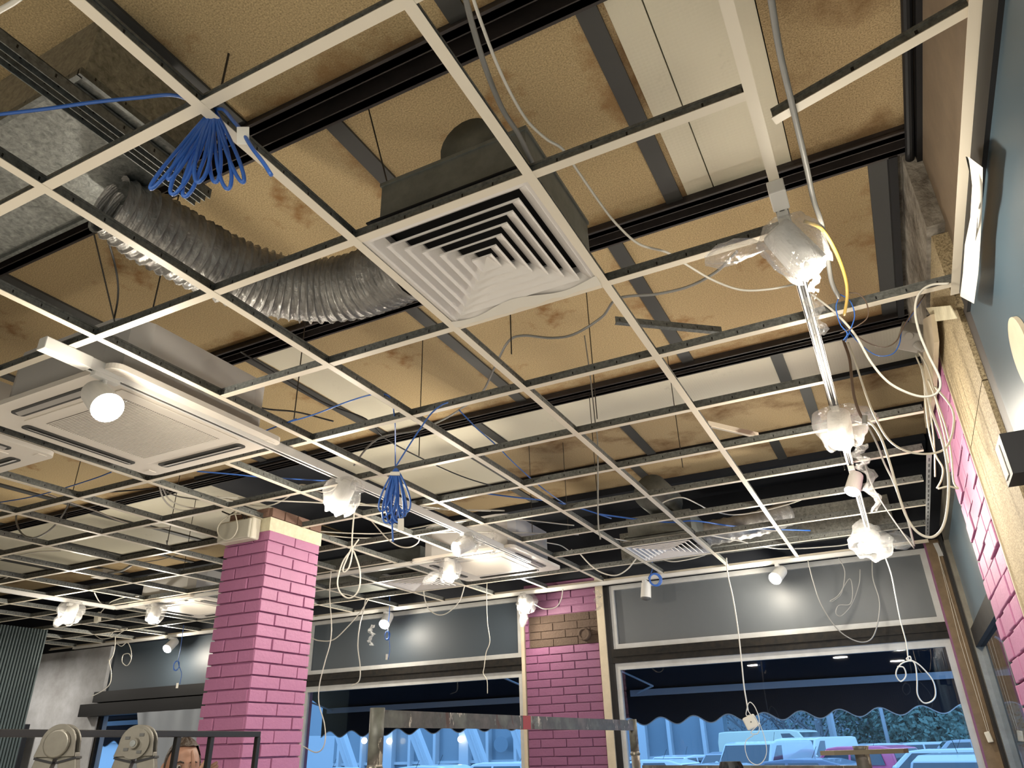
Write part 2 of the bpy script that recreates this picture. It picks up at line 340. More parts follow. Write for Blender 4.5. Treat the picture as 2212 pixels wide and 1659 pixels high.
# roof boards between the steel beams, each board its own piece of the ceiling
beams = [(-2.75, .12, 'w'), (-1.30, .12, 'w'), (0.065, .13, 'w'), (1.315, .12, 'w'), (2.885, .11, 'w'), (3.555, .045, 'n'), (4.36, .05, 'n')]
bays = [(-2.7, -1.35, 0.55, 1.2, None), (-1.24, 0.0, -0.63, 1.0, None), (0.13, 1.25, -0.30, 1.06, (0.82, 1.27)), (1.375, 2.83, 0.41, 1.2, (-1.945, -1.66)),
        (2.94, 3.535, -1.27, 2.2, 'all'), (3.575, 4.335, -0.3, 1.33, None), (4.385, 5.05, 0.67, 1.2, None)]
for bi, (y0, y1, x_0, sp, white) in enumerate(bays):
    xs = sorted(x_0 + sp * k for k in range(-9, 3) if -11 < x_0 + sp * k < 1.8)
    if bi == 1: xs = [x for x in xs if x < 1.5]
    ed = [LX] + xs + [1.86]
    for k in range(len(ed) - 1):
        a, b_ = ed[k] + .004, ed[k + 1] - .004
        M = M_board2 if (a > 0.6 and bi < 3) or (bi > 4) else M_board
        segs = [(a, b_, M)]
        if white == 'all' or (a < -2.6 and bi == 5): segs = [(a, b_, M_whiteboard)]
        elif white and a < white[0] < b_:
            segs = [(a, white[0], M), (white[0], white[0] + .115 if bi == 2 else white[1], M_whiteboard)]
            if bi == 2: segs += [(white[0] + .12, white[1], M_whiteboard)]
            segs += [(white[1] + .004, b_, M)]
        for (p, q, MM) in segs:
            if q - p > .02: struct(MB().box(p, q, y0 - .02, y1 + .02, ZB, ZB + .05).build('ceiling', MM))
    for x in xs:
        wd = .075 if bi != 3 or x < 1.5 else .10
        struct(MB().box(x - wd / 2, x + wd / 2, y0 - .02, y1 + .02, ZB - .012, ZB).build('trim_board_bar', M_bar))
struct(MB().box(1.668, 1.86, 1.38, 2.83, ZB - .006, ZB - .001).build('trim_dirty_soffit', M_dirty))
struct(MB().box(1.635, 1.668, 1.38, 2.83, ZB - .05, ZB).build('trim_black_gap', M_black))
# steel beams: two flanges with a dark recess between them
for (y, wd, kind) in beams:
    if kind == 'w':
        o = MB().box(LX, 1.80, y - wd / 2, y - wd / 2 + .035, ZB - .045, ZB + .15).box(LX, 1.80, y + wd / 2 - .035, y + wd / 2, ZB - .045, ZB + .15)
        o.box(LX, 1.80, y - wd / 2 - .012, y - wd / 2 + .03, ZB - .045, ZB - .035).box(LX, 1.80, y + wd / 2 - .03, y + wd / 2 + .012, ZB - .045, ZB - .035)
        struct(o.build('trim_roof_beam', M_steel))
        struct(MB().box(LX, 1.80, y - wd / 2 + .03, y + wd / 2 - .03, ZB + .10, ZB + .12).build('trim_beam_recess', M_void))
    else:
        struct(MB().box(LX, 1.80, y - wd / 2, y + wd / 2, ZB - .03, ZB + .1).build('trim_roof_beam', M_black))
# thin dark panel added under the boards where the ceiling reads dark
struct(MB().box(-4.0, -2.75, 2.80, 5.05, 3.775, 3.8).build('trim_dark_panel', M_darkwall))

# ---- right wall from the near corner: blue painted wall, cladding, brick, side window
struct(MB().box(WX, WX + .16, -7, 1.235, 0, 3.02).build('wall_right', M_blue))
struct(MB().box(WX + .02, WX + .16, 1.235, 1.43, 0, 3.02).build('trim_dark_jamb', M_darkframe))
struct(MB().box(WX + .005, WX + .02, 1.25, 1.31, 0, 3.0).box(WX + .012, WX + .02, 1.34, 1.42, 0, 3.0).build('trim_dark_jamb', M_steel))
struct(MB().box(1.755, 1.86, -7, 1.95, 3.02, 3.78).build('trim_raw_wood_panel', M_panelwood))
o = MB().box(1.735, 1.83, -7, 2.85, 3.72, 3.80); struct(o.build('trim_wall_beam', M_black))
struct(MB().cyl((1.715, -7, 3.75), (1.715, 2.85, 3.75), .018, n=12).build('trim_wall_pipe', M_black))
struct(MB().box(1.69, 1.80, 1.42, 2.9, 3.40, 3.79).build('trim_dirty_lintel', M_dirty))
struct(MB().box(WX - .004, 1.86, 1.43, 2.20, 2.72, 3.36).build('wall_right', M_terr))
struct(MB().box(WX - .004, 1.86, 1.43, 2.20, 0, 2.715).build('wall_right', M_terr))
struct(MB().box(WX - .01, WX - .004, 2.19, 2.215, 0, 3.4).build('trim_cladding_edge', M_cream))
# perimeter angle
struct(MB().box(WX - .012, WX, -6, 1.235, 2.90, 2.985).build('trim_black_strip', M_black))
o = MB().box(1.665, WX, -3, 1.27, ZG - .0025, ZG - .0005).box(WX - .003, WX, -3, 1.27, ZG - .0025, ZG + .035)
struct(o.build('trim_perimeter_angle', M_tee))
o = MB().box(1.700, 1.756, -3, 1.30, 3.02, 3.03); struct(o.build('trim_wall_cap', M_cream))
# pink brick pier on the right wall
def brick_face(mb, org, u, n, width, z0, z1, L=.25, H=.075, gap=.007, depth=.014, stag=.5, rnd=None):
    """bricks standing proud of a wall face: org + u*s, outward normal n"""
    org, u, n = Vector(org), Vector(u), Vector(n); rnd = rnd or random
    k = int(round((z1 - z0) / H))
    for r in range(k):
        z = z0 + r * H; s = -L * (stag if r % 2 else 0)
        while s < width - 1e-3:
            a, b_ = max(0, s), min(width, s + L); s += L
            if b_ - a < .02: continue
            dp = depth * rnd.uniform(.75, 1.15); j = rnd.uniform(-.0015, .0015)
            c = org + u * ((a + b_) / 2) + n * (dp / 2); c.z = z + H / 2 + j
            mb.obox(c, u * ((b_ - a) / 2 - gap / 2), n * (dp / 2), (0, 0, H / 2 - gap / 2))
    return mb
R_ = random.Random(3)
o = MB().box(WX + .012, 1.86, 2.215, 3.17, 0, 3.5)
brick_face(o, (WX + .012, 2.215, 0), (0, 1, 0), (-1, 0, 0), .955, 0, 3.45, L=.26, H=.10, gap=.010, depth=.026, rnd=R_)
struct(bevel(o.build('wall_right', M_pink), .004, 2))
struct(MB().box(WX - .0, 1.80, 3.17, 3.28, 0, 3.3).build('trim_black_pier_gap', M_black))  # black strip filling the dark gap beside the brick pier
# side windows in the right wall
o = MB().box(1.72, 1.80, 3.28, 3.40, 0, 3.1).box(1.72, 1.80, 5.30, 5.42, 0, 3.1).box(1.72, 1.80, 3.28, 5.42, 2.98, 3.1)
struct(o.build('window_4', M_alu))
struct(MB().box(1.725, 1.80, 3.40, 5.30, 2.17, 2.30).build('window_4', M_darkframe))
struct(MB().box(1.755, 1.765, 3.40, 5.30, 2.30, 2.98).build('window_4', M_blue))
struct(MB().box(1.755, 1.765, 3.40, 5.30, 0.1, 2.17).build('window_4', M_glass))
struct(MB().box(1.70, 1.78, 5.40, 5.57, 0, 3.1).build('trim_black_corner_gap', M_black))

# ---- window wall
struct(MB().box(1.60, 1.765, 5.57, 5.70, 0, 3.05).build('trim_corner_post', M_woodpost))
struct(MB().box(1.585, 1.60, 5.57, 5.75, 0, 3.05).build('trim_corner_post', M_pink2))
for a in (1.665, 1.675, 1.685): pass
def window(n, x0, x1, white=True):
    f = M_frame if white else M_paneldark
    fw = .045
    # upper grey panel with its frame
    zt, zb = 2.995, 2.40
    g = MB().box(x0, x1, WY + .03, WY + .05, zb, zt)
    struct(g.build('window_%d' % n, M_panelgrey if n == 3 else M_paneldark))
    if white:
        fr = MB().box(x0, x0 + fw, WY, WY + .035, zb, zt).box(x1 - fw, x1, WY, WY + .035, zb, zt)
        fr.box(x0 + fw, x1 - fw, WY, WY + .035, zb, zb + fw).box(x0 + fw, x1 - fw, WY, WY + .035, zt - fw, zt)
        struct(fr.build('window_%d' % n, f))
    # black transom
    struct(MB().box(x0 - .02, x1, WY - .02, WY + .08, 2.275, 2.40).box(x0, x1, WY - .03, WY - .02, 2.33, 2.345).build('window_%d' % n, M_darkframe))
    # lower frame and glass
    fr = MB().box(x0, x0 + fw, WY, WY + .05, .75, 2.275).box(x1 - fw, x1, WY, WY + .05, .75, 2.275).box(x0 + fw, x1 - fw, WY, WY + .05, 2.215, 2.275).box(x0 + fw, x1 - fw, WY, WY + .05, .75, .82)
    struct(fr.build('window_%d' % n, M_frame if white else M_darkframe))
    struct(MB().box(x0 + fw, x1 - fw, WY + .022, WY + .028, .82, 2.215).build('window_%d' % n, M_glass))
window(3, -1.225, 1.585); window(2, -5.0, -2.20); window(1, -8.50, -5.4, white=False)
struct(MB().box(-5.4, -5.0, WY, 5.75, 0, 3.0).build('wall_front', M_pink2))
# the black box beam across the left window
struct(MB().box(-8.7, -5.35, WY - .16, WY, 2.10, 2.25).box(-8.55, -5.35, WY - .10, WY, 2.27, 2.40).build('trim_black_shutter_box', M_black))
struct(MB().box(LX, -8.5, WY - .02, 5.75, 0, 2.99).build('wall_front', M_whitewall))
# brick pier between the windows, with its bare patch
o = MB().box(-2.16, -1.36, WY + .0, 5.75, 0, 3.1)
brick_face(o, (-2.16, WY, 0), (1, 0, 0), (0, -1, 0), .80, 0, 2.475, L=.265, H=.075, gap=.008, depth=.014, rnd=R_)
brick_face(o, (-2.16, WY, 0), (1, 0, 0), (0, -1, 0), .05, 2.475, 2.775, L=.265, H=.075, gap=.008, depth=.014, rnd=R_)
brick_face(o, (-2.16, WY, 0), (1, 0, 0), (0, -1, 0), .80, 2.775, 3.075, L=.265, H=.075, gap=.008, depth=.014, rnd=R_)
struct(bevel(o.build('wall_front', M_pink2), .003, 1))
o = MB(); brick_face(o, (-2.11, WY, 0), (1, 0, 0), (0, -1, 0), .75, 2.475, 2.775, L=.265, H=.075, gap=.008, depth=.012, rnd=R_)
struct(o.box(-2.11, -1.36, WY - .002, WY, 2.475, 2.775).build('wall_front', M_brownbrick))
struct(MB().box(-1.36, -1.285, WY - .03, 5.75, 0, 3.1).box(-2.20, -2.165, WY - .02, 5.75, 0, 3.0).build('trim_pier_board', M_cream))
struct(MB().box(-1.285, -1.225, WY - .01, 5.75, 0, 3.1).build('trim_black_jamb', M_black))
tag(MB().cyl((-1.50, WY - .05, 2.56), (-1.50, WY + .0, 2.56), .055, .062, 20).torus((-1.50, WY - .05, 2.56), (0, 1, 0), .050, .012).build('pipe_socket', M_brownbrick, smooth=False),
    'round brown pipe socket stuck on the bare brick patch between the windows', 'pipe')

# ---- left: corrugated wall and the plaster wall behind it
o = MB()
y = 1.2
while y < 4.25:
    o.prism([(-7.90, y, 0), (-7.90, y + .008, 0), (-7.88, y + .014, 0), (-7.88, y + .028, 0), (-7.90, y + .034, 0)], (0, 0, 3.0)); y += .036
o.box(-8.0, -7.90, 1.2, 4.26, 0, 3.0)
M_corr = mat('corrugated_grey_sheet', (0.075, 0.10, 0.105), 0.4, 0.3)
struct(o.build('wall_left', M_corr))
d = MB().box(-10.25, -9.70, 5.40, 5.46, 0, 2.05); struct(d.build('door_1', M_darkwall))
struct(MB().box(-10.35, -10.25, 5.38, 5.48, 0, 2.1).build('door_1', M_cream))

# ================================================================== SUSPENDED GRID
def tee(a, b, label, z=None):
    """one grid tee: white flange below, galvanised web above"""
    if z is None: z = ZG if abs(b[1] - a[1]) < .01 else ZG - .0012
    a, b = Vector((*a, z)), Vector((*b, z)); d = (b - a).normalized(); s = Vector((-d.y, d.x, 0)); mid = (a + b) / 2; h = (b - a) / 2
    t = thing('ceiling_tee', label, 'ceiling tee', mid, 'white tees of the suspended ceiling grid')
    MB().obox(mid + Vector((0, 0, .001)), h, s * .0145, (0, 0, .001)).build('flange', M_tee, t)
    MB().obox(mid + Vector((0, 0, .019)), h, s * .0012, (0, 0, .016)).obox(mid + Vector((0, 0, .038)), h, s * .0035, (0, 0, .004)).build('web', M_web, t)
    return t
# tees running towards the windows (x constant)
vx = {2: [(-3, .37)], 1: [(-3, 5.4)], 0: [(-3, 5.4)], -1: [(-3, 5.4)], -2: [(-3, 5.4)], -3: [(-3, 0.0), (1.2, 4.2), (4.8, 5.4)], -4: [(-3, 5.4)], -5: [(-3, 5.4)],
      -6: [(-3, 5.4)], -7: [(-3, 5.4)], -8: [(-3, 5.4)], -9: [(-2, 5.4)], -10: [(-1, 5.4)], -11: [(0, 5.4)], -12: [(0.5, 5.4)], -13: [(4.2, 5.4)], -14: [(4.2, 5.4)], -15: [(4.2, 5.4)]}
order = sorted(vx, reverse=True)
for n, k in enumerate(order):
    segs = vx[k]
    for si, (a, b_) in enumerate(segs):
        ex = '' if len(segs) == 1 else [', near length', ', middle length', ', last length'][si]
        tee((k * .6, a), (k * .6, b_), 'white ceiling tee running toward the windows, %s from the right wall%s' % (ORD[n], ex))
ux = {-3: [(-4.8, 1.2)], -2: [(-4.8, 1.2)], -1: [(-5.4, 1.2)], 0: [(-6.6, 1.2)], 1: [(-6.6, -2.4), (-1.2, 1.2)], 2: [(-7.2, 1.69)], 3: [(-7.8, 1.2)], 4: [(-7.8, 1.58)],
      5: [(-7.8, 1.58)], 6: [(-7.8, -2.4), (-1.2, 1.58)], 7: [(-9.6, -2.4), (-1.2, 1.60)], 8: [(-9.6, 1.60)]}
for n, k in enumerate(sorted(ux, reverse=True)):
    segs = ux[k]
    for si, (a, b_) in enumerate(segs):
        ex = '' if len(segs) == 1 else [', left length', ', right length'][si]
        tee((a, k * .6), (b_, k * .6), 'white ceiling tee running across the room, %s from the windows%s' % (ORD[n], ex))
tee((1.235, .13), (1.675, .005), 'short loose ceiling tee between the right track and the wall, lying askew', z=3.012)
# perimeter angle along the window wall
tag(MB().box(-9.6, 1.62, 5.40, 5.425, ZG, ZG + .003).box(-9.6, 1.62, 5.422, 5.425, ZG, ZG + .03).build('edge_angle', M_tee),
    'long white edge angle of the ceiling along the windows', 'ceiling trim')
# stray tees and channels lying above the grid
p, q = aZ(1330, 698, 3.18), aZ(1560, 720, 3.18)
tag(MB().bar(p, q, .024, .003).bar(p + Vector((0, 0, .017)), q + Vector((0, 0, .017)), .003, .032).build('loose_tee', M_web), 'loose grey tee offcut hanging askew behind the large diffuser, near the right', 'ceiling tee')
p, q = aZ(1531, 921, 3.12), aZ(1640, 946, 3.12)
tag(MB().bar(p, q, .040, .003, (0, -.6, 1)).bar(p + Vector((0, 0, .017)), q + Vector((0, 0, .017)), .003, .032).build('loose_tee', M_tee), 'short loose white tee lying askew across the fourth tee row at the right', 'ceiling tee')
# pair of C channels at the left
ch = thing('channel_rail', 'pair of parallel grey steel channels hanging beside the sheet metal duct', 'rail', (-.40, -.8, 3.12))
for dx in (-.022, .022):
    MB().box(-.425 + dx - .013, -.425 + dx - .010, -2.6, -.24, 3.15, 3.185).box(-.425 + dx + .010, -.425 + dx + .013, -2.6, -.24, 3.15, 3.185).box(-.425 + dx - .013, -.425 + dx + .013, -2.6, -.24, 3.183, 3.186).build('channel', M_web, ch)
MB().tube([(-.425, -.26, 3.16), (-.42, -.26, 3.8)], .004, 6).build('hanger', M_rod, ch)

# hanger rods
rods = [((325, 690), (325, 560)), ((635, 905), (638, 700)), ((845, 425), (820, 172)), ((1290, 905), (1275, 810)), ((905, 985), (895, 890)), ((1105, 760), (1093, 690))]
def rod(px, py, z0, z1, lab, dx=0, dy=0, r=.0028):
    p = aZ(px, py, z0); tag(MB().tube([p, p + Vector((dx, dy, z1 - z0))], r, 6).build('hanger_rod', M_rod), lab, 'rod', 'thin hanger rods above the grid')
rod(325, 690, 3.04, 3.8, 'thin dark rod hanging left of the big air conditioner')
rod(250, 705, 3.04, 3.8, 'thin dark rod at far left hanging over the track end', .1, -.5)
rod(635, 905, 3.04, 3.8, 'thin dark rod beside the white strip, behind the left track')
rod(845, 428, 3.30, 3.78, 'thin dark rod holding the left corner of the diffuser box', -.12, -.02)
rod(1105, 765, 3.04, 3.4, 'knotted dark rod just behind the large diffuser')
rod(1290, 905, 3.04, 3.8, 'thin rod hanging below the white boards, right of centre')
rod(905, 985, 3.04, 3.8, 'thin rod hanging below the white boards, left of centre')
rod(1290, 1065, 3.04, 3.8, 'thin rod over the fifth row of tees at centre')
rod(1150, 1150, 3.04, 3.8, 'thin rod over the far air conditioner, left one')
rod(1228, 1155, 3.04, 3.8, 'thin rod over the far air conditioner, right one')
rod(1475, 1010, 3.04, 3.8, 'thin rod over the right half of the grid, by the dark void')
rod(1825, 1015, 3.04, 3.8, 'thin rod right of the right track, far end')
rod(360, 1180, 3.04, 3.8, 'dark punched rod left of the brick column')
rod(395, 1240, 3.04, 3.8, 'thin rod low at the left of the brick column')
rod(140, 1130, 3.04, 3.8, 'thin rod at the far left over the pale boards')

# ================================================================== DIFFUSERS
def diffuser(cx, cy, label, plenum=True, plabel=None):
    t = thing('air_diffuser', label, 'air diffuser', (cx, cy, ZG), 'square air diffusers')
    hs = .287
    def loop(mb, r0, z0, r1, z1):
        vs = [(cx + sx * r0, cy + sy * r0, z0) for sx, sy in ((-1, -1), (1, -1), (1, 1), (-1, 1))] + [(cx + sx * r1, cy + sy * r1, z1) for sx, sy in ((-1, -1), (1, -1), (1, 1), (-1, 1))]
        mb.add(vs, [(i, (i + 1) % 4, 4 + (i + 1) % 4, 4 + i) for i in range(4)]); return mb
    f = MB(); loop(f, hs, ZG + .004, .272, ZG + .003); loop(f, .272, ZG + .003, .236, ZG + .034); loop(f, .236, ZG + .034, .236, ZG + .06); loop(f, hs, ZG + .004, hs, ZG + .05)
    f.build('frame', M_diff, t)
    for k in range(5):
        r = .232 - k * .040
        bl = MB(); loop(bl, r, ZG + .001, r - .040, ZG + .034); loop(bl, r, ZG + .001, r, ZG + .006); loop(bl, r - .040, ZG + .034, r - .040, ZG + .040)
        o = bl.build('blade', M_diff, t); s_ = o.modifiers.new('solid', 'SOLIDIFY'); s_.thickness = .0016
    c = MB(); loop(c, .036, ZG + .001, .001, ZG + .030); loop(c, .036, ZG + .001, .036, ZG + .007); c.build('centre_cone', M_diff, t)
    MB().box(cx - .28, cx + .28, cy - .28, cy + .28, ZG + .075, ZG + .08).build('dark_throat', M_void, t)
    if plenum:
        b_ = MB().box(cx - .25, cx + .27, cy - .25, cy + .25, ZG + .081, ZG + .245).box(cx - .255, cx + .275, cy - .255, cy + .255, ZG + .235, ZG + .248)
        for s1 in (-1, 1):
            b_.box(cx - .27, cx + .27, cy + s1 * .27 - .002, cy + s1 * .27 + .002, ZG + .045, ZG + .09).box(cx + s1 * .27 - .002, cx + s1 * .27 + .002, cy - .27, cy + .27, ZG + .045, ZG + .09)
        tag(b_.build('plenum_box', M_plen), plabel, 'air duct box')
    return t
diffuser(.30, .30, 'large square louvred diffuser in the nearest ceiling field', True, 'dark sheet metal box above the large nearest diffuser')
tag(MB().tube([(.34, .10, 3.33), (.34, .30, 3.34), (.34, .42, 3.33)], [.10, .115, .11], 20).build('duct_collar', M_plen, smooth=True), 'rounded duct collar lying on the box of the large nearest diffuser', 'duct')
diffuser(-.30, 4.5, 'small far square diffuser right of centre, over the hanging blue coil', True, 'grey sheet metal box above the far right diffuser')
diffuser(-2.70, 4.5, 'small far square diffuser left of the far air conditioner', False)
# torn film under the nearest diffuser edge
pts = [(x, .585 + .004 * math.sin(x * 60), ZG - .004 - .006 * abs(math.sin(x * 23))) for x in [0.01 + .58 * k / 40 for k in range(41)]]
fm = MB().add([Vector(p) for p in pts] + [Vector((p[0], .545 + .02 * math.sin(p[0] * 17), ZG - .001)) for p in pts], [(k, k + 1, 42 + k, 41 + k) for k in range(40)])
tag(fm.build('film_strip', M_paper, smooth=True), 'wrinkled strip of white film along the far edge of the large diffuser', 'film')

# ================================================================== CEILING CASSETTE UNITS
def rounded_rect(cx, cy, hx, hy, r, z, n=6):
    out = []
    for (sx, sy, a0) in ((1, 1, 0), (-1, 1, 90), (-1, -1, 180), (1, -1, 270)):
        for k in range(n + 1):
            a = math.radians(a0 + 90 * k / n); out.append((cx + sx * (hx - r) + r * math.cos(a), cy + sy * (hy - r) + r * math.sin(a), z))
    return out
def cassette(cx, cy, label, body=True, z=2.965):
    t = thing('air_conditioner', label, 'air conditioner', (cx, cy, z), 'ceiling cassette air conditioners')
    H = .475
    # face panel, with slots cut by building it from strips
    f = MB(); s0, s1, e = .345, .405, .30
    zt = z + .03
    f.prism(rounded_rect(cx, cy, H, H, .05, z + .006), (0, 0, .024))
    f.build('face_panel', M_unit, t)
    g = MB().box(cx - s0 + .02, cx + s0 - .02, cy - s0 + .02, cy + s0 - .02, z, z + .006)
    o = bevel(g.build('grille_frame', M_unit, t), .004)
    gr = MB()
    n = 46
    for k in range(n):
        yy = cy - .255 + .51 * k / (n - 1); gr.box(cx - .26, cx + .26, yy - .0028, yy + .0028, z - .003, z)
    gr.build('grille', M_unit, t)
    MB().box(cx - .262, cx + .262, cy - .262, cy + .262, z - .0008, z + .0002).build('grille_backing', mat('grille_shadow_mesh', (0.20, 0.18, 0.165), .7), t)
    for (dx, dy) in ((1, 0), (-1, 0), (0, 1), (0, -1)):
        c = Vector((cx + dx * .385, cy + dy * .385, z + .005)); hx, hy = (.03, .29) if dx else (.29, .03)
        sl = MB().prism(rounded_rect(c.x, c.y, hx, hy, .022, z + .002), (0, 0, .006)).build('air_slot', M_bar, t)
        if dx: v = MB().obox(c + Vector((dx * .008, 0, -.004)), (.016, 0, .006 * dx), (0, .27, 0), (0, 0, .0015))
        else: v = MB().obox(c + Vector((0, dy * .008, -.004)), (0, .016, .006 * dy), (.27, 0, 0), (0, 0, .0015))
        v.build('vane', mat('unit_vane', (.38, .36, .34), .4), sl)
    for (sx, sy) in ((1, 1), (1, -1), (-1, 1), (-1, -1)):
        MB().box(cx + sx * .42 - .022, cx + sx * .42 + .022, cy + sy * .42 - .022, cy + sy * .42 + .022, z + .004, z + .007).build('corner_cap', M_unit, t)
    if body:
        MB().prism(rounded_rect(cx, cy, .42, .42, .12, z + .035, 2), (0, 0, .27)).build('casing', M_unitbody, t)
    return t
cassette(-1.76, .62, 'large square ceiling air conditioner beside the left lamp track, nearest')
cassette(-1.74, 4.05, 'far ceiling air conditioner behind the end of the left lamp track')
cassette(-2.86, .18, 'ceiling air conditioner cut off at the left edge of the photo')
cassette(-5.22, 4.10, 'distant ceiling air conditioner left of the brick column')

# ================================================================== DUCTS
dx = thing('sheet_metal_duct', 'large galvanised sheet metal duct at top left, above the grid', 'duct', (-1.5, -.5, 3.33))
MB().box(-2.6, -.50, -.64, -.23, 3.35, 3.60).build('duct_body', M_galv, dx)
MB().box(-2.6, -.50, -.236, -.222, 3.335, 3.36).box(-2.6, -.50, -.655, -.64, 3.335, 3.36).box(-.505, -.492, -.655, -.222, 3.335, 3.36).build('flange_edge', M_web, dx)
MB().bar((-.56, -.63, 3.338), (-.56, -.25, 3.338), .035, .012).build('bracket', M_galv, dx)
# flexible duct: ribbed and crumpled
cpx = [(235, 440), (300, 478), (400, 535), (500, 585), (600, 618), (700, 628), (790, 612), (880, 575)]
cl = smooth_path([aZ(px, py, 3.25) for px, py in cpx], 60)
L = 0; rad = []; rr_ = random.Random(5)
for i, p in enumerate(cl):
    if i: L += (p - cl[i - 1]).length
    ph = (L / .036) % 1
    rad.append((.126 + .004 * (1 - 4 * (ph - .5) ** 2) * -1 + .009 * math.exp(-((ph - .02) / .07) ** 2) + .009 * math.exp(-((ph - 1.02) / .07) ** 2)) * (1 if L > .15 else .82 + 1.2 * L))
fx = MB(); n = 96; K = len(cl); rings = []
up = Vector((0, 0, 1))
for i, p in enumerate(cl):
    t_ = (cl[min(i + 1, K - 1)] - cl[max(i - 1, 0)]).normalized(); s_ = t_.cross(up).normalized(); u_ = s_.cross(t_).normalized()
    for k in range(n):
        a = 2 * PI * k / n
        wob = 1 + .012 * math.sin(9 * a + i * .9) * math.sin(i * .35 + 3 * math.sin(a * 2)) + .007 * math.sin(23 * a + i * .5)
        fx.v.append(p + (s_ * math.cos(a) + u_ * math.sin(a)) * rad[i] * wob)
fx.f += [(i * n + k, i * n + (k + 1) % n, (i + 1) * n + (k + 1) % n, (i + 1) * n + k) for i in range(K - 1) for k in range(n)]
t = tag(fx.build('flexible_duct', M_flex, smooth=True), 'grey ribbed flexible duct curving to the large nearest diffuser', 'duct')
# spiral wire showing on the flexible duct
wr = []
L = 0
for i, p in enumerate(cl):
    if i: L += (p - cl[i - 1]).length
t['kind'] = 'thing'
# far flexible duct and its box
cl2 = smooth_path([aZ(1450, 1180, 3.12), aZ(1520, 1155, 3.16), aZ(1620, 1135, 3.2), aZ(1700, 1110, 3.3)], 14)
tag(MB().tube(cl2, [.10 + .008 * (i % 3 == 0) for i in range(len(cl2))], 20).build('flexible_duct', M_flex, smooth=True), 'far ribbed flexible duct sagging right of the small diffuser', 'duct')
tag(MB().tube([(-.30, 4.62, 3.42), (-.34, 4.3, 3.46)], [.15, .15], 20).build('duct_collar', M_plen, smooth=True), 'round duct collar on the far diffuser box', 'duct')
tag(MB().box(-.9, 1.4, 5.10, 5.40, 3.12, 3.36).build('sheet_metal_duct', M_galv), 'long pale sheet duct high over the right window', 'duct')
tag(MB().box(-5.6, -2.9, 4.75, 5.15, 3.15, 3.45).build('sheet_metal_duct', M_plen), 'dark sheet duct high over the left windows', 'duct')

# ================================================================== LAMP TRACKS
def track(a, b, label, z=ZG - .002, open_=True, wd=.036, ht=.034):
    a, b = Vector(a), Vector(b); d = (b - a).normalized(); s = Vector((-d.y, d.x, 0)); mid = (a + b) / 2; h = (b - a) / 2
    t = thing('lamp_track', label, 'lamp track', (mid.x, mid.y, z))
    up = Vector((0, 0, 1))
    m_ = MB(); c = Vector((mid.x, mid.y, z))
    m_.obox(c - up * .002, h, s * wd / 2, up * .002)
    for e in (-1, 1):
        m_.obox(c + s * e * (wd / 2 - .002) - up * ht / 2, h, s * .002, up * ht / 2)
        m_.obox(c + s * e * (wd / 2 - .006) - up * (ht - .001), h, s * .005, up * .001)
    m_.build('profile', M_track, t)
    MB().obox(c - up * .006, h * .999, s * (wd / 2 - .005), up * .002).obox(c - up * .018, h * .999, s * .002, up * .010).build('conductor', M_trackin, t)
    return t
track((1.2, .36, 0), (1.2, 5.36, 0), 'open white lamp track running to the windows near the right wall')
tag(bevel(MB().box(1.177, 1.223, .34, .43, 2.955, 2.999).build('track_end', M_lamp), .003), 'grey end piece where the right track joins its tee', 'track connector')
track((-1.36, .03, 0), (-1.36, 4.06, 0), 'white lamp track beside the nearest air conditioner', wd=.038, ht=.045)
tag(bevel(MB().box(-1.383, -1.337, -.10, .09, 2.948, 2.999).build('track_end', M_track), .003), 'white square end box of the left lamp track', 'track connector')
track((-5.90, 3.66, 0), (-1.36, 3.66, 0), 'white lamp track crossing behind the brick column', wd=.036)
track((-5.90, .8, 0), (-5.90, 3.66, 0), 'white lamp track at the far left, meeting the crossing track in a corner', wd=.036)
track((-9.0, 5.37, 0), (1.30, 5.37, 0), 'long white lamp track along the windows', wd=.036)

def lamp(x, y, aim, label, size=1.0, on=True, z=2.955, power=1.0, drop=.075):
    """track spotlight: adapter, stem, housing pointed along aim, bright lens"""
    aim = Vector(aim).normalized(); top = Vector((x, y, z)); t = thing('track_spotlight', label, 'spotlight', top, 'white track spotlights')
    bevel(MB().box(x - .016, x + .016, y - .055, y + .055, z - .020, z + .006).build('adapter', M_track, t), .002)
    piv = top + Vector((0, 0, -drop)); MB().tube([top + Vector((0, 0, -.015)), piv], .009, 10).build('arm', M_lamp, t)
    R1 = .044 * size; Lh = .13 * size
    a = piv - aim * Lh * .45; b_ = piv + aim * Lh * .55
    bd = MB().tube([a, a + aim * .006, a + aim * .02, b_ - aim * .02, b_], [R1 * .75, R1 * .86, R1 * .92, R1, R1], 28)
    bd.build('housing', M_lamp if on else M_lamp, t, smooth=False)
    MB().tube([b_ + aim * R1 * q_ for q_ in (.01, .12, .25, .38, .48, .54)], [R1 * .92, R1 * .90, R1 * .80, R1 * .62, R1 * .38, R1 * .10], 28).build('lens', M_lens if on else M_trackin, t)
    if on:
        l = bpy.data.lights.new('spotlight_light', 'POINT'); l.energy = LAMP_W * power; l.color = (1.0, .90, .74); l.shadow_soft_size = .035
        o = bpy.data.objects.new('spotlight_light', l); COL.objects.link(o); o.location = b_ + aim * .055
    return piv, aim, R1, Lh, b_
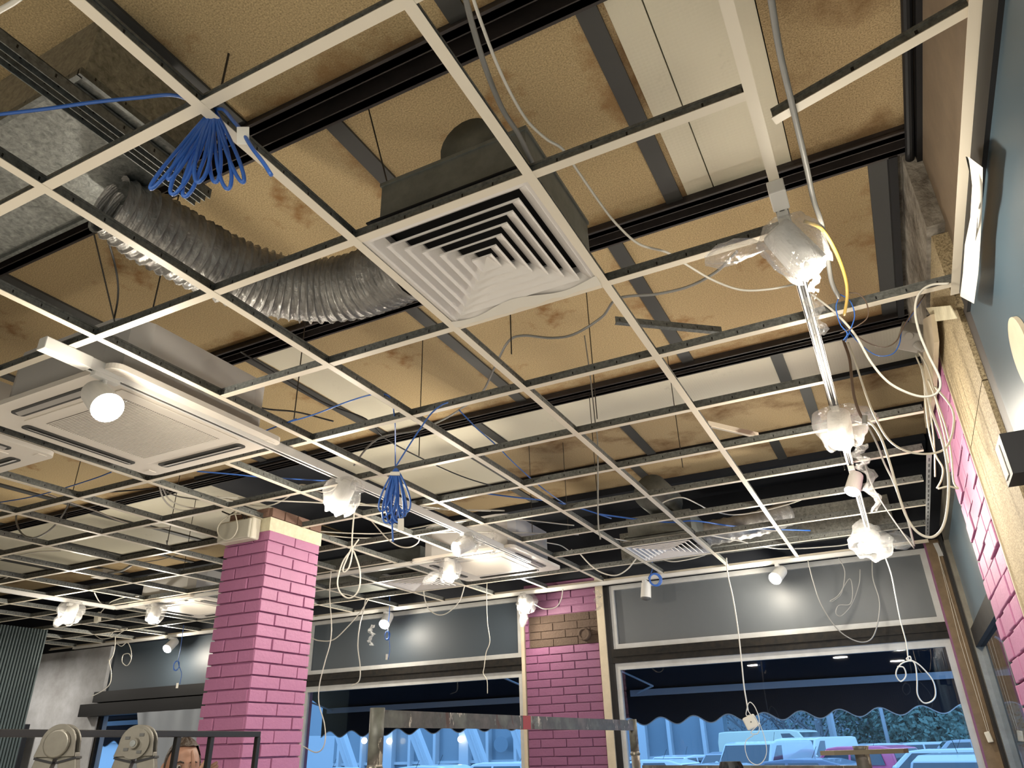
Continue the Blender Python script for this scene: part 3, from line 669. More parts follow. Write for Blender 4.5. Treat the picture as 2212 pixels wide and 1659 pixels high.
def bag(info, label, seed, tail=(1, 0, .2), tl=.12, sc_=1.0, front=.03):
    """crumpled clear film wrapped around a spotlight, knotted into a tail"""
    piv, aim, R1, Lh, b_ = info; rn = random.Random(seed); m_ = MB()
    a = piv - aim * Lh * .62; tip = b_ + aim * front
    u = aim.orthogonal().normalized(); v = aim.cross(u); n, K = 36, 22
    off = [rn.uniform(0, 6.28) for _ in range(8)]
    for i in range(K):
        t = i / (K - 1); c = a.lerp(tip, t)
        base = R1 * sc_ * (1.12 + .55 * math.sin(PI * min(1, t * 1.05)) * (.6 + .4 * t)) * (1 if t < .97 else .86) * (.35 + .65 * min(1, t * 6))
        for k in range(n):
            an = 2 * PI * k / n
            w_ = 1 + .12 * math.sin(3 * an + off[0] + 2.5 * t) + .07 * math.sin(7 * an + off[1] - 4 * t) + .05 * math.sin(13 * an + off[2] + 9 * t) + rn.uniform(-.03, .03)
            m_.v.append(c + (u * math.cos(an) + v * math.sin(an)) * base * w_ + aim * .012 * math.sin(5 * an + off[3]) * t)
    m_.f += [(i * n + k, i * n + (k + 1) % n, (i + 1) * n + (k + 1) % n, (i + 1) * n + k) for i in range(K - 1) for k in range(n)]
    # tail
    tail = Vector(tail).normalized(); st = piv + Vector((0, 0, .01)) + tail * R1 * .9
    pts = [st + tail * tl * s + Vector((0, 0, -.03 * s * s)) for s in (0, .12, .3, .55, .8, 1.0)]
    base_n = len(m_.v); rr = [.012, .010, .022, .034, .030, .012]
    pu = tail.orthogonal().normalized(); pv = tail.cross(pu)
    for i, p in enumerate(pts):
        for k in range(18):
            an = 2 * PI * k / 18; m_.v.append(p + (pu * math.cos(an) + pv * math.sin(an)) * rr[i] * sc_ * (1 + .3 * math.sin(5 * an + off[4] + i) + rn.uniform(-.1, .1)))
    m_.f += [(base_n + i * 18 + k, base_n + i * 18 + (k + 1) % 18, base_n + (i + 1) * 18 + (k + 1) % 18, base_n + (i + 1) * 18 + k) for i in range(5) for k in range(18)]
    return tag(m_.build('plastic_bag', M_bag, smooth=True), label, 'plastic bag', 'clear plastic bags over the spotlights')
def film(px, py, plane, val, wpx, hpx, label, seed, ang=0):
    """a crumpled strip of clear film hanging from a track"""
    c = {'x': aX, 'y': aY, 'z': aZ}[plane](px, py, val); dist = (c - CAM).length; s = dist / FPX; rn = random.Random(seed)
    W_, H_ = wpx * s, hpx * s; m_ = MB(); nx, nz = 6, 16
    for i in range(nz + 1):
        for k in range(nx + 1):
            m_.v.append(c + Vector(((k / nx - .5) * W_ * (1 - .4 * i / nz) + rn.uniform(-.1, .1) * W_ + .35 * W_ * math.sin(i * .8 + seed), rn.uniform(-.35, .35) * W_ + .012 * math.sin(k * 2.2 + i), -H_ * i / nz)))
    m_.f += [(i * (nx + 1) + k, i * (nx + 1) + k + 1, (i + 1) * (nx + 1) + k + 1, (i + 1) * (nx + 1) + k) for i in range(nz) for k in range(nx)]
    return tag(m_.build('film_scrap', M_bag, smooth=True), label, 'plastic film', 'scraps of clear film hanging from the tracks')

I = lamp(1.20, .50, (.45, .45, -.75), 'nearest lit spotlight on the right track, wrapped in clear film', 1.18, power=.65, drop=.085, z=2.96)
bag(I, 'clear film around the nearest right track spotlight, with a big left lobe', 1, (-1, -.15, .12), .20, 1.0, .015)
I = lamp(1.20, 2.05, (-.12, -.15, -1), 'second lit spotlight on the right track from the camera', 1.25)
bag(I, 'clear bag around the second spotlight of the right track', 2, (1, .1, .25), .12, 1.25, .012)
lamp(1.20, 2.98, (-.35, -.35, -.85), 'small bare lit spotlight on the right track, third from the camera', .95, power=.8)
film(1868, 1000, 'y', 2.9, 20, 95, 'crumpled film hanging beside the third spotlight of the right track', 4)
film(1850, 955, 'y', 2.5, 26, 55, 'crumpled film on the right track above the third spotlight', 5)
film(1745, 560, 'y', .62, 22, 75, 'crumpled film hanging on the right track below the nearest spotlight', 6)
film(1752, 640, 'y', .95, 26, 90, 'film stretched along the right track, near the loose wires', 16)
I = lamp(1.20, 4.5, (-.55, -.45, -.75), 'fourth lit spotlight on the right track, in a wide bag', 1.2, power=1.3)
bag(I, 'wide crumpled bag around the fourth spotlight of the right track', 3, (1, .2, -.1), .22, 1.75, .03)
I = lamp(-1.36, .17, (.75, -.1, -.6), 'glaring spotlight on the left track, in front of the big air conditioner', 1.35, power=.75, drop=.10)
film(262, 865, 'y', .30, 12, 26, 'tiny twist of clear film under the glaring spotlight', 7)
I = lamp(-1.36, 1.66, (-.25, -.25, -.95), 'bagged spotlight in the middle of the left track', 1.25)
bag(I, 'tied clear bag around the middle spotlight of the left track', 8, (1, 0, .3), .09, 1.15, .02)
I = lamp(-1.36, 3.02, (-.55, -.80, -.45), 'tilted spotlight at the far end of the left track', 1.15)
bag(I, 'clear film around the tilted spotlight at the end of the left track', 9, (.9, .2, .2), .10, .95, .0)
film(1065, 1145, 'y', 3.5, 14, 50, 'long crumpled film hanging at the end of the left track', 10)
I = lamp(-1.86, 3.62, (.3, -.5, -.85), 'spotlight on the crossing track, left of the far air conditioner', 1.2)
bag(I, 'clear bag with a long left tail, on the crossing track spotlight', 11, (-1, -.2, -.35), .19, 1.05, .01)
I = lamp(-5.28, 3.66, (.3, -.45, -.9), 'right one of the two spotlights left of the brick column', 1.25)
bag(I, 'clear bag over the right one of the two spotlights left of the column', 12, (1, 0, .3), .10, 1.0, .01)
I = lamp(-5.90, 3.20, (.3, -.45, -.9), 'left one of the two spotlights left of the brick column', 1.25)
bag(I, 'wide clear bag over the left one of the two spotlights left of the column', 13, (-1, -.2, -.6), .14, 1.35, .01)
lamp(-7.05, 5.37, (.1, -.75, -.7), 'spotlight in front of the dark panel at the left, over the shutter box', 1.3, power=1.6)
lamp(-3.72, 5.37, (.15, -.75, -.7), 'spotlight in front of the panel right of the brick column', 1.3)
film(803, 1350, 'y', 5.36, 12, 40, 'thin film strip left of the spotlight right of the column', 14)
I = lamp(-2.02, 5.37, (.1, -.8, -.6), 'bright spotlight above the brick pier between the windows', 1.35, power=1.3)
bag(I, 'torn bag around the bright spotlight above the brick pier', 15, (-.3, 0, -1), .16, 1.1, .02)
film(1290, 1275, 'y', 5.36, 14, 40, 'torn film hanging over the right edge of the brick pier', 17)
lamp(.42, 5.37, (-.35, -.75, -.55), 'lit spotlight over the right window, middle', 1.25)
lamp(-.78, 5.37, (-.1, -.1, -1), 'dark switched off spotlight over the right window, next to the blue coil', 1.1, on=False)

# ================================================================== CABLES
def path3(pts, plane=None, val=None):
    """(px, py) on one plane, or (px, py, plane, value) each"""
    out = []
    for p in pts:
        pl, vl = (plane, val) if len(p) == 2 else p[2:]
        out.append({'x': aX, 'y': aY, 'z': aZ, 'd': aD}[pl](p[0], p[1], vl))
    return out
def cable(label, pts, plane=None, val=None, r=.003, M=None, group=None, name='cable', cat='cable', sub=8):
    return tag(MB().tube(smooth_path(path3(pts, plane, val), sub), r, 8).build(name, M or M_cabw, smooth=True), label, cat, group)
cable('thick grey cable coming down from the top edge beside the right track', [(1663, -20), (1684, 110), (1712, 230), (1740, 350), (1757, 430), (1775, 485), (1788, 560), (1797, 610), (1812, 642)], 'z', 2.965, .0075, M_cabg)
cable('yellow sheathed cable curving down right of the nearest spotlight', [(1738, 478), (1775, 495), (1806, 545), (1826, 600), (1830, 640), (1824, 680)], 'z', 2.95, .0055, M_caby)
cable('loop of thin brown wire right of the yellow cable', [(1832, 632), (1855, 635), (1872, 655), (1874, 685), (1850, 705), (1815, 720)], 'y', 1.05, .002, M_cabbr)
cable('thin blue wire twisting out of the grey cable end', [(1812, 642), (1806, 665), (1815, 700), (1830, 720), (1822, 735)], 'y', 1.05, .002, M_cabb)
cable('thin blue wire arching left of the yellow cable', [(1815, 636), (1836, 650), (1846, 680), (1838, 710), (1826, 738)], 'y', 1.07, .002, M_cabb)
cable('long thin blue wire sagging toward the wall junction box', [(1815, 690), (1850, 735), (1890, 766), (1925, 766), (1942, 745), (1950, 710), (1978, 668), (1995, 640)], 'y', 1.35, .0022, M_cabb)
cable('long thin brown wire sagging beside the blue one to the wall', [(1820, 700), (1865, 735), (1905, 750), (1935, 738), (1955, 700), (1978, 665), (1998, 636)], 'y', 1.33, .0022, M_cabbr)
cable('thick white cable sagging in a wide loop up to the wall corner', [(1752, 635), (1800, 672), (1845, 720), (1880, 780), (1915, 822), (1955, 846), (1995, 857), (2025, 848), (2030, 818), (2005, 765), (1985, 715), (1977, 670), (1985, 635), (2010, 616), (2050, 612)], 'y', 1.15, .0042)
cable('thin white cable hanging behind the thick one, nearer the track', [(1832, 740), (1850, 790), (1870, 850), (1890, 900), (1920, 950), (1960, 975), (2010, 980), (2045, 965), (2060, 920), (2055, 880), (2020, 835)], 'y', 1.9, .0045)
cable('bright white cable hanging in the largest loop at the right wall', [(1866, 906), (1885, 918), (1905, 950), (1925, 1010), (1940, 1065), (1960, 1120), (1985, 1152), (2015, 1160), (2038, 1135), (2048, 1080), (2048, 1020), (2035, 950), (2010, 880), (1990, 790)], 'y', 1.75, .0048)
cable('grey brown cable hanging down to a coupling beside the second spotlight', [(1822, 735), (1835, 775), (1840, 820), (1846, 860), (1858, 895), (1870, 910)], 'y', 1.7, .006, M_cabbr)
tag(MB().cyl(aY(1868, 898, 1.7), aY(1868, 916, 1.7), .011, n=14).build('cable_coupling', M_cabg), 'small grey coupling on the cable right of the second spotlight', 'cable coupling')
cable('grey cable hanging behind the bright loop, through the dark void', [(1872, 915), (1895, 960), (1910, 1000), (1930, 1040), (1945, 1080), (1960, 1120), (1975, 1180)], 'y', 2.6, .005, M_cabg)
cable('thin white cable wandering down right of the third spotlight', [(1836, 955), (1860, 980), (1880, 1040), (1905, 1085), (1935, 1130), (1975, 1185)], 'y', 3.2, .004, M_cabg)
cable('pale cable with a loop end over the side brick pier', [(2005, 820), (2025, 870), (2045, 930), (2055, 985), (2060, 1040), (2069, 1055), (2050, 1051), (2026, 1056)], 'y', 2.0, .004)
cable('second pale cable against the side brick pier', [(1995, 800), (1998, 850), (2005, 920), (2020, 980), (2036, 1010), (2034, 1035), (2024, 1055)], 'y', 2.05, .0038)
cable('thick grey cable coming down from the top edge at centre', [(1004, -10), (1022, 60), (1050, 150), (1085, 235), (1120, 290), (1150, 352)], 'z', 3.12, .0075, M_cabg)
cable('long pale cable from the top edge, over the large diffuser to the right track', [(1020, -10), (1040, 50), (1072, 135), (1105, 205), (1140, 262), (1180, 300), (1215, 322), (1245, 365), (1290, 430), (1330, 482), (1380, 527), (1440, 545), (1480, 570), (1540, 605), (1600, 626), (1660, 625), (1718, 614)], 'z', 3.09, .0042)
cable('long grey conduit wandering from the right track to behind the left track', [(1592, 543), (1550, 585), (1490, 618), (1420, 635), (1335, 645), (1300, 685), (1240, 722), (1190, 730), (1130, 725), (1098, 738), (1070, 790), (1040, 850), (1000, 880), (960, 905), (900, 930), (830, 942), (795, 965), (765, 1005)], 'z', 3.16, .0055, M_cabg)
cable('straight grey conduit hanging behind the large diffuser', [(1252, 645), (1262, 720), (1272, 790), (1277, 830), (1285, 905), (1291, 960), (1292, 1120), (1297, 1165)], 'y', 2.2, .004, M_cabg)
cable('black cable running through the second ceiling field behind the left track', [(520, 760), (600, 810), (700, 870), (790, 905), (830, 945), (900, 985), (1000, 1030), (1100, 1060)], 'z', 3.3, .0045, M_cabd)
cable('dark cable crossing above the big air conditioner', [(300, 780), (380, 800), (460, 840), (560, 880), (640, 890), (720, 910)], 'z', 3.25, .005, M_cabd)
cable('thin dark cable left of the flexible duct', [(228, 500), (250, 580), (255, 640), (243, 705)], 'z', 3.3, .004, M_cabd)
# blue data cables
BG = 'blue data cables over the grid'
cable('blue cable running from the left edge to the nearest blue coil', [(-20, 249), (100, 235), (200, 221), (300, 211), (378, 206), (440, 232)], 'z', 3.06, .0048, M_cabb, BG)
cable('blue cable arching over the tee into the hanging blue coil', [(620, 913), (680, 895), (745, 870), (800, 853), (832, 852), (846, 868), (853, 910), (854, 960), (854, 1008)], 'z', 3.03, .0035, M_cabb, BG)
cable('blue cable rising right from the hanging blue coil', [(856, 1006), (880, 968), (905, 930), (930, 895), (952, 876), (968, 869)], 'y', 1.15, .0035, M_cabb, BG)
cable('thin blue cable crossing the white boards right of the hanging coil', [(992, 886), (1030, 925), (1070, 960), (1110, 1000), (1160, 1045), (1200, 1075), (1240, 1100)], 'z', 3.07, .0035, M_cabb, BG)
cable('blue cable over the dark gap left of the middle spotlight', [(425, 1018), (500, 1024), (560, 1030), (640, 1035), (712, 1039)], 'z', 3.10, .0045, M_cabb, BG)
cable('blue cable running far right over the far tees', [(1290, 1110), (1380, 1122), (1450, 1128), (1500, 1125), (1570, 1135), (1640, 1142), (1750, 1146)], 'z', 3.06, .006, M_cabb, BG)
cable('blue cable crossing behind the end of the left track', [(1040, 1065), (1120, 1075), (1190, 1083), (1260, 1100), (1320, 1120)], 'z', 3.08, .005, M_cabb, BG)
cable('thin blue cable at far left beyond the cassette', [(0, 1085), (60, 1075), (120, 1060), (200, 1035), (240, 1020)], 'z', 3.2, .004, M_cabb, BG)
cable('blue cable peeping under the left track beside the big air conditioner', [(540, 945), (575, 930), (640, 905)], 'z', 3.08, .004, M_cabb, BG)
def coil(c, R1, R2, n, r, label, up=Vector((0, 0, 1)), side=None, seed=0, fan=.5, M=None, tie=True, tails=()):
    """a hank of cable: loops hanging from one tied point c"""
    rn = random.Random(seed); side = side or RX; fwd = Vector((-side.y, side.x, 0)); mb = MB()
    for k in range(n):
        a = (k / max(1, n - 1) - .5) * 2 * fan + rn.uniform(-.05, .05); L = R1 * rn.uniform(.86, 1.08); wd = R2 * rn.uniform(.6, 1.1)
        d = (-up * math.cos(a) + side * math.sin(a)); d2 = side * math.cos(a) + up * math.sin(a); off = fwd * rn.uniform(-.3, .3) * R2
        pts = [c + d * (L / 2 - L / 2 * math.cos(t)) + (d2 * .75 + fwd * rn.uniform(-.1, .1)) * wd * math.sin(t) * (.35 + .65 * (1 - math.cos(t)) / 2) + off * (1 - math.cos(t)) / 2 for t in [2 * PI * q / 22 for q in range(23)]]
        mb.tube(smooth_path(pts, 2), r, 7)
    t = thing('cable_coil', label, 'coil of cable', c)
    mb.build('loops', M or M_cabb, t, smooth=True)
    if tie: MB().obox(c - up * R1 * .12, side * R2 * .42, up * .008, fwd * R2 * .30).build('tie', M_paper, t)
    for tl in tails:
        MB().tube(smooth_path(tl, 6), r, 7).build('tail', M or M_cabb, t, smooth=True)
    return t
c = aY(462, 236, -.56)
ct = coil(c, .265, .030, 8, .0048, 'nearest blue cable coil, fanned out and hanging from the tee crossing at left', seed=2, fan=.42, tie=False,
     tails=[[c, aY(482, 236, -.57), aY(505, 262, -.57), aY(522, 283, -.57), aY(545, 320, -.57), aY(568, 350, -.57), aY(586, 378, -.57)]])
MB().obox(aY(525, 293, -.575), RX * .014, DN * .020, FW * .001).build('paper_tag', M_paper, ct)
c = aY(855, 1012, 1.12)
ct = coil(c, .235, .05, 11, .0042, 'dense blue cable coil hanging beside the left track at centre', seed=4, fan=.24,
     tails=[[c, aY(846, 1060, 1.12), aY(846, 1110, 1.12), aY(849, 1170, 1.12)], [c, aY(856, 1070, 1.12), aY(862, 1110, 1.12), aY(868, 1135, 1.12)]])
MB().obox(aY(866, 1133, 1.115), RX * .013, DN * .026, FW * .001).build('paper_tag', M_paper, ct)
def ring_coil(px, py, y, R, n, r, label, lead, tagp=None, seed=0, squash=1.0):
    rn = random.Random(seed); c = aY(px, py, y); mb = MB(); s = Vector((RX.x, RX.y, 0)).normalized()
    for k in range(n):
        q = R * rn.uniform(.82, 1.05); o_ = s * rn.uniform(-.1, .1) * R
        mb.tube([c + o_ + s * q * squash * math.cos(2 * PI * j / 28) + Vector((0, rn.uniform(-.002, .002), q * math.sin(2 * PI * j / 28))) for j in range(29)], r, 6, caps=False)
    t = thing('cable_coil', label, 'coil of cable', c)
    mb.build('loops', M_cabb, t, smooth=True); MB().tube(smooth_path([aY(a, b_, y) for a, b_ in lead]), r, 6).build('tail', M_cabb, t, smooth=True)
    if tagp: MB().obox(aY(*tagp, y - .005), s * .013, (0, 0, .028), (0, .001, 0)).build('paper_tag', M_paper, t)
    return t
ring_coil(1415, 1252, 5.22, .058, 6, .0045, 'round blue cable coil beside the switched off spotlight over the windows', [(1408, 1205), (1409, 1230), (1400, 1250)], seed=1)
ring_coil(836, 1373, 5.25, .045, 5, .0035, 'small blue cable coil hanging in front of the panel right of the column', [(842, 1285), (841, 1330), (838, 1355), (842, 1400), (838, 1425)], (836, 1419), seed=2, squash=.6)
ring_coil(381, 1438, 5.0, .055, 4, .0035, 'small blue cable coil hanging in front of the dark panel at far left', [(397, 1350), (390, 1400), (385, 1430), (392, 1455), (388, 1478)], (383, 1481), seed=3, squash=.6)
# white cables hanging down
cable('white cable hanging before the right window down to a socket', [(1569, 1205), (1572, 1240), (1583, 1290), (1593, 1350), (1601, 1420), (1607, 1480), (1613, 1518), (1616, 1535)], 'y', 5.15, .0055, group=None)
bx = thing('surface_socket', 'cream junction box hanging on the white cable before the right window', 'junction box', aY(1620, 1562, 5.12))
c = aY(1622, 1560, 5.12); s_ = Vector((.92, .1, .35)).normalized(); u_ = Vector((-.35, 0, .94)).normalized()
bevel(MB().obox(c, s_ * .050, u_ * .048, (0, .018, 0)).build('box', M_plast, bx), .012, 3); MB().obox(c + Vector((0, -.019, 0)) + s_ * .005, s_ * .004, u_ * .004, (0, .002, 0)).build('screw', M_bar, bx)
cable('thin cable loops around the hanging junction box', [(1616, 1520), (1612, 1545), (1628, 1545), (1640, 1570), (1636, 1585), (1622, 1582), (1640, 1560), (1632, 1530), (1620, 1517), (1614, 1530), (1622, 1545)], 'y', 5.11, .0035)
cable('thin loop of cable below the hanging junction box', [(1628, 1588), (1612, 1600), (1610, 1620), (1618, 1642), (1634, 1652), (1648, 1645), (1656, 1625), (1652, 1595), (1640, 1560)], 'y', 5.13, .003)
cable('white cable knotted before the right window, with two loops', [(1910, 1197), (1925, 1240), (1935, 1290), (1945, 1340), (1958, 1390), (1962, 1422), (1968, 1428), (1966, 1418), (1958, 1424), (1972, 1428), (1990, 1440), (2015, 1470), (2021, 1500), (2012, 1515), (1995, 1518), (1982, 1500), (1981, 1470), (1978, 1440), (1970, 1428), (1950, 1432), (1938, 1445), (1936, 1460), (1946, 1472), (1957, 1460), (1952, 1442), (1938, 1440)], 'y', 4.6, .0045, sub=6)
cable('grey cable with its shadow drooping in a wide bow over the right panel', [(1745, 1210), (1758, 1260), (1776, 1310), (1810, 1360), (1850, 1385), (1880, 1382), (1895, 1350), (1900, 1300), (1886, 1250), (1884, 1212)], 'y', 5.2, .0045, M_cabg)  # grey tube stands for both a cable and its cast shadow
cable('grey cable in small loops on the right panel', [(1812, 1205), (1825, 1235), (1818, 1280), (1800, 1298), (1794, 1298), (1812, 1285), (1835, 1250), (1842, 1280), (1836, 1305), (1812, 1308), (1806, 1325), (1818, 1330), (1840, 1305), (1856, 1260), (1858, 1230)], 'y', 5.2, .0035, M_cabg, sub=6)
cable('white cable tied in a bow, hanging right of the brick column', [(842, 1096), (800, 1092), (772, 1088), (765, 1110), (760, 1180), (766, 1195), (777, 1230), (777, 1265), (768, 1285), (752, 1292), (735, 1280), (729, 1255), (740, 1215), (757, 1190), (775, 1165)], 'y', 2.3, .005, sub=6)
cable('second small loop of the bow of white cable by the column', [(760, 1182), (750, 1205), (741, 1228), (744, 1236), (754, 1225), (760, 1200), (762, 1180)], 'y', 2.29, .005)
cable('white cable drooping between the middle spotlight and the far cassette', [(797, 1119), (815, 1140), (838, 1165), (862, 1180), (885, 1182), (903, 1172), (906, 1156)], 'y', 2.9, .0045)
cable('cream cable loop drooping below the far left diffuser', [(915, 1276), (918, 1296), (926, 1315), (942, 1327), (960, 1327), (978, 1315), (994, 1295), (1004, 1264)], 'y', 4.8, .0055)
cable('kinked yellowish cable hanging straight over the centre panel', [(1052, 1253), (1051, 1290), (1053, 1345), (1058, 1385), (1050, 1410), (1046, 1440), (1044, 1455), (1052, 1470), (1053, 1498)], 'y', 5.1, .004, M_plast)
cable('cream cable hanging to the window frame right of the column', [(790, 1292), (785, 1320), (777, 1350), (773, 1395), (778, 1440), (776, 1470), (760, 1481)], 'y', 4.7, .0055)
cable('long thin cable hanging beside the column down past the window', [(716, 1225), (712, 1280), (716, 1350), (713, 1390), (702, 1430), (690, 1480), (689, 1520), (700, 1560), (703, 1595), (696, 1618), (680, 1625), (655, 1612)], 'y', 3.6, .0045)
cable('cable drooping from the column to the far diffuser at left', [(797, 1292), (780, 1320), (750, 1355), (720, 1382), (690, 1384), (672, 1378)], 'y', 3.9, .005)
cable('white cable drooping right of the bright spotlight above the pier', [(1155, 1305), (1175, 1315), (1200, 1312), (1212, 1295), (1216, 1272)], 'y', 5.25, .005)
cable('cream cable drooping between two far tees right of centre', [(1250, 1193), (1275, 1220), (1300, 1237), (1330, 1243), (1355, 1230), (1374, 1207)], 'y', 4.3, .0055)
cable('white cable drooping below the far right diffuser', [(1420, 1205), (1450, 1213), (1480, 1210), (1510, 1203), (1530, 1195), (1540, 1185)], 'y', 4.9, .005)
cable('white cable lying along the tees toward the wide bagged spotlight', [(1300, 1160), (1400, 1172), (1500, 1155), (1580, 1165), (1680, 1185), (1800, 1180), (1850, 1172)], 'z', 3.05, .005)
cable('white cable loop behind the far grid at right', [(1425, 1090), (1445, 1080), (1475, 1075), (1510, 1090), (1530, 1100), (1580, 1112), (1640, 1105), (1700, 1090), (1730, 1080)], 'z', 3.2, .005)
cable('white cable lead of the middle spotlight', [(744, 1018), (735, 1040), (715, 1060), (690, 1062), (665, 1050), (650, 1047), (640, 1052)], 'y', 2.0, .0045)
cable('cream cable drooping over the tee left of the middle spotlight', [(645, 1055), (620, 1075), (590, 1090), (560, 1093), (530, 1088), (500, 1080), (470, 1073)], 'y', 2.1, .0045)
cable('long white cable across the dark gap left of centre', [(460, 1074), (520, 1076), (600, 1082), (700, 1086), (760, 1090), (870, 1090), (980, 1100), (1090, 1103)], 'z', 3.06, .005)
cable('second long white cable just below the first one', [(470, 1083), (600, 1082), (720, 1088), (900, 1098), (1060, 1104)], 'z', 3.04, .004)
cable('long thin white cable behind the bow of cable', [(688, 1148), (760, 1152), (830, 1152), (900, 1140), (960, 1130), (1100, 1122), (1240, 1135)], 'z', 3.07, .0045)
cable('third thin white cable behind the bow of cable', [(690, 1155), (770, 1162), (850, 1160), (960, 1150), (1080, 1150), (1250, 1155)], 'z', 3.08, .004)
cable('thin white cable from the far cassette to the right', [(1180, 1172), (1210, 1178), (1230, 1190), (1235, 1187)], 'z', 3.06, .0045)
cable('thick grey cable ring hanging at the far left', [(152, 1078), (140, 1105), (118, 1135), (92, 1155), (66, 1162), (45, 1150), (35, 1125), (38, 1105), (50, 1095)], 'y', 1.6, .006, M_cabg)
cable('dark cable along the curved tee at far left', [(-10, 1010), (40, 1032), (90, 1052), (150, 1062), (230, 1063), (330, 1055)], 'z', 3.06, .005, M_cabd)
cable('white cable bundle curling down behind the big air conditioner corner', [(345, 1052), (352, 1075), (370, 1095), (395, 1103), (425, 1100)], 'z', 3.05, .005)
cable('second strand of the white bundle behind the air conditioner corner', [(350, 1052), (365, 1078), (392, 1092), (430, 1098), (470, 1090)], 'z', 3.07, .0045)
cable('grey strand of the bundle behind the air conditioner corner', [(330, 1040), (372, 1068), (420, 1078), (470, 1082)], 'z', 3.09, .0045, M_cabg)
cable('white cable drooping over the far left boards', [(105, 1068), (150, 1085), (210, 1105), (260, 1125), (320, 1140), (365, 1140)], 'z', 3.1, .0055)
cable('pale cable sagging left of the emergency light', [(232, 1193), (270, 1205), (320, 1203), (358, 1188), (360, 1168)], 'z', 3.05, .0045, M_cabg)
cable('thin grey cable drooping left of the column, lower', [(230, 1205), (290, 1215), (350, 1208), (390, 1195)], 'z', 3.1, .004, M_cabg)
cable('white cable from the ceiling junction box down to a small plug', [(204, 1280), (215, 1300), (232, 1310), (240, 1300), (270, 1290), (300, 1288)], 'z', 3.02, .005)
cable('thin white cables tangled above the plaster wall', [(205, 1372), (220, 1380), (245, 1376), (262, 1366), (275, 1357), (250, 1362), (235, 1375)], 'y', 4.6, .0045)
cable('white cable hanging with a knot at far left', [(249, 1375), (248, 1398), (243, 1418), (234, 1427), (240, 1421), (236, 1430), (240, 1450), (238, 1475), (225, 1490), (199, 1504)], 'y', 4.8, .005)
cable('white cable ending in a round loop at far left', [(250, 1388), (262, 1396), (275, 1388), (283, 1405), (283, 1425), (274, 1438), (264, 1430), (266, 1415), (278, 1412), (284, 1422)], 'y', 4.8, .0045)
cable('thick cable at the very top left corner', [(-20, 35), (0, 22), (25, 8), (45, -6)], 'z', 2.98, .006)
cable('white cable at the left edge below the crossing tee', [(0, 1208), (40, 1200), (80, 1192), (130, 1190)], 'z', 3.08, .005)
cable('small white cable left of the far track corner', [(0, 1255), (20, 1245), (40, 1240)], 'z', 3.05, .005)
# boxes and odds and ends in the ceiling
jb = thing('junction_box', 'white junction box on the grid left of the brick column', 'junction box', aZ(222, 1240, 3.01))
c = aZ(222, 1240, 3.045); bevel(MB().obox(c, (.075, 0, 0), (0, .055, 0), (0, 0, .032)).build('box', M_plast, jb), .006, 2)
MB().cyl(c + Vector((-.02, -.055, 0)), c + Vector((-.02, -.061, 0)), .018, n=16).build('knockout', M_plast, jb)
MB().tube(smooth_path([c + Vector((.075, 0, 0)), aZ(262, 1233, 3.04), aZ(285, 1220, 3.06)]), .010, 8).build('gland', M_cabg, jb, smooth=True)
tag(bevel(MB().obox(aY(211, 1334, 4.0), (.035, 0, .01), (0, .02, 0), (-.012, 0, .05)).build('cable_plug', M_plast), .006, 2), 'small cream plug hanging beside the left bagged spotlight', 'plug')
tag(MB().tube(smooth_path([aY(228, 1310, 4.0), aY(222, 1318, 4.0), aY(215, 1325, 4.0)]), .005, 7).build('cable', M_cabw), 'short lead of the small cream plug by the left spotlight', 'cable')
jb = thing('junction_box', 'grey junction box hanging from cables at the right wall corner', 'junction box', aX(1970, 740, 1.6))
c = aX(1966, 728, 1.60); bevel(MB().obox(c, (.045, .01, -.02), (-.02, .035, -.03), (.012, .012, .03)).build('box', mat('grey_plastic', (.36, .35, .33), .5), jb), .006, 2)
MB().cyl(c + Vector((-.005, -.035, -.01)), c + Vector((-.008, -.050, -.018)), .018, n=16).build('cap', MATS['grey_plastic'], jb)
MB().cyl(c + Vector((.02, .0, -.045)), c + Vector((.035, -.01, -.09)), .02, .011, n=14).build('gland', MATS['grey_plastic'], jb)
cable('white cables dropping from the grey junction box at the right wall', [(1985, 762), (2002, 790), (2015, 830), (2025, 880), (2040, 940), (2050, 1000)], 'y', 2.1, .0035)
cable('white cable dropping from the wall junction box beside the cream board', [(1978, 768), (1995, 810), (2005, 860), (2012, 905), (2018, 960), (2020, 1030)], 'y', 2.15, .0035)
tag(MB().box(1.655, 1.659, 2.3, 2.42, 2.62, 3.3).build('cream_board', M_cream) if False else MB().prism([aX(1994, 690, 1.65), aX(2010, 680, 1.65), aX(2018, 740, 1.65), aX(2014, 860, 1.65), aX(2000, 925, 1.65), aX(1996, 900, 1.65)], (.02, 0, 0)).build('loose_board', M_cream), 'narrow cream board standing behind the cables at the right wall', 'board')
tag(MB().prism([aX(2000, 665, 1.665), aX(2052, 660, 1.665), aX(2068, 688, 1.665), aX(2018, 695, 1.665)], (.003, 0, 0)).build('tape_patch', M_tape), 'torn cream tape patch at the top of the speckled cladding', 'tape')
# peeling paper along the wall top
pp = MB(); top = [(2086, 338), (2100, 400), (2096, 470), (2084, 530), (2080, 590), (2074, 640)]; bot = [(2094, 340), (2123, 362), (2122, 440), (2118, 520), (2113, 590), (2104, 656)]
for i, (a, b_) in enumerate(zip(top, bot)):
    for t in (0, .33, .66, 1): pp.v.append(aX(a[0] + (b_[0] - a[0]) * t, a[1] + (b_[1] - a[1]) * t, 1.655 + .008 * math.sin(t * 5 + i)))
pp.f += [(i * 4 + k, i * 4 + k + 1, (i + 1) * 4 + k + 1, (i + 1) * 4 + k) for i in range(5) for k in range(3)]
tag(pp.build('paper_strip', M_paper, smooth=True), 'white masking paper peeling off the top of the blue wall', 'masking paper')
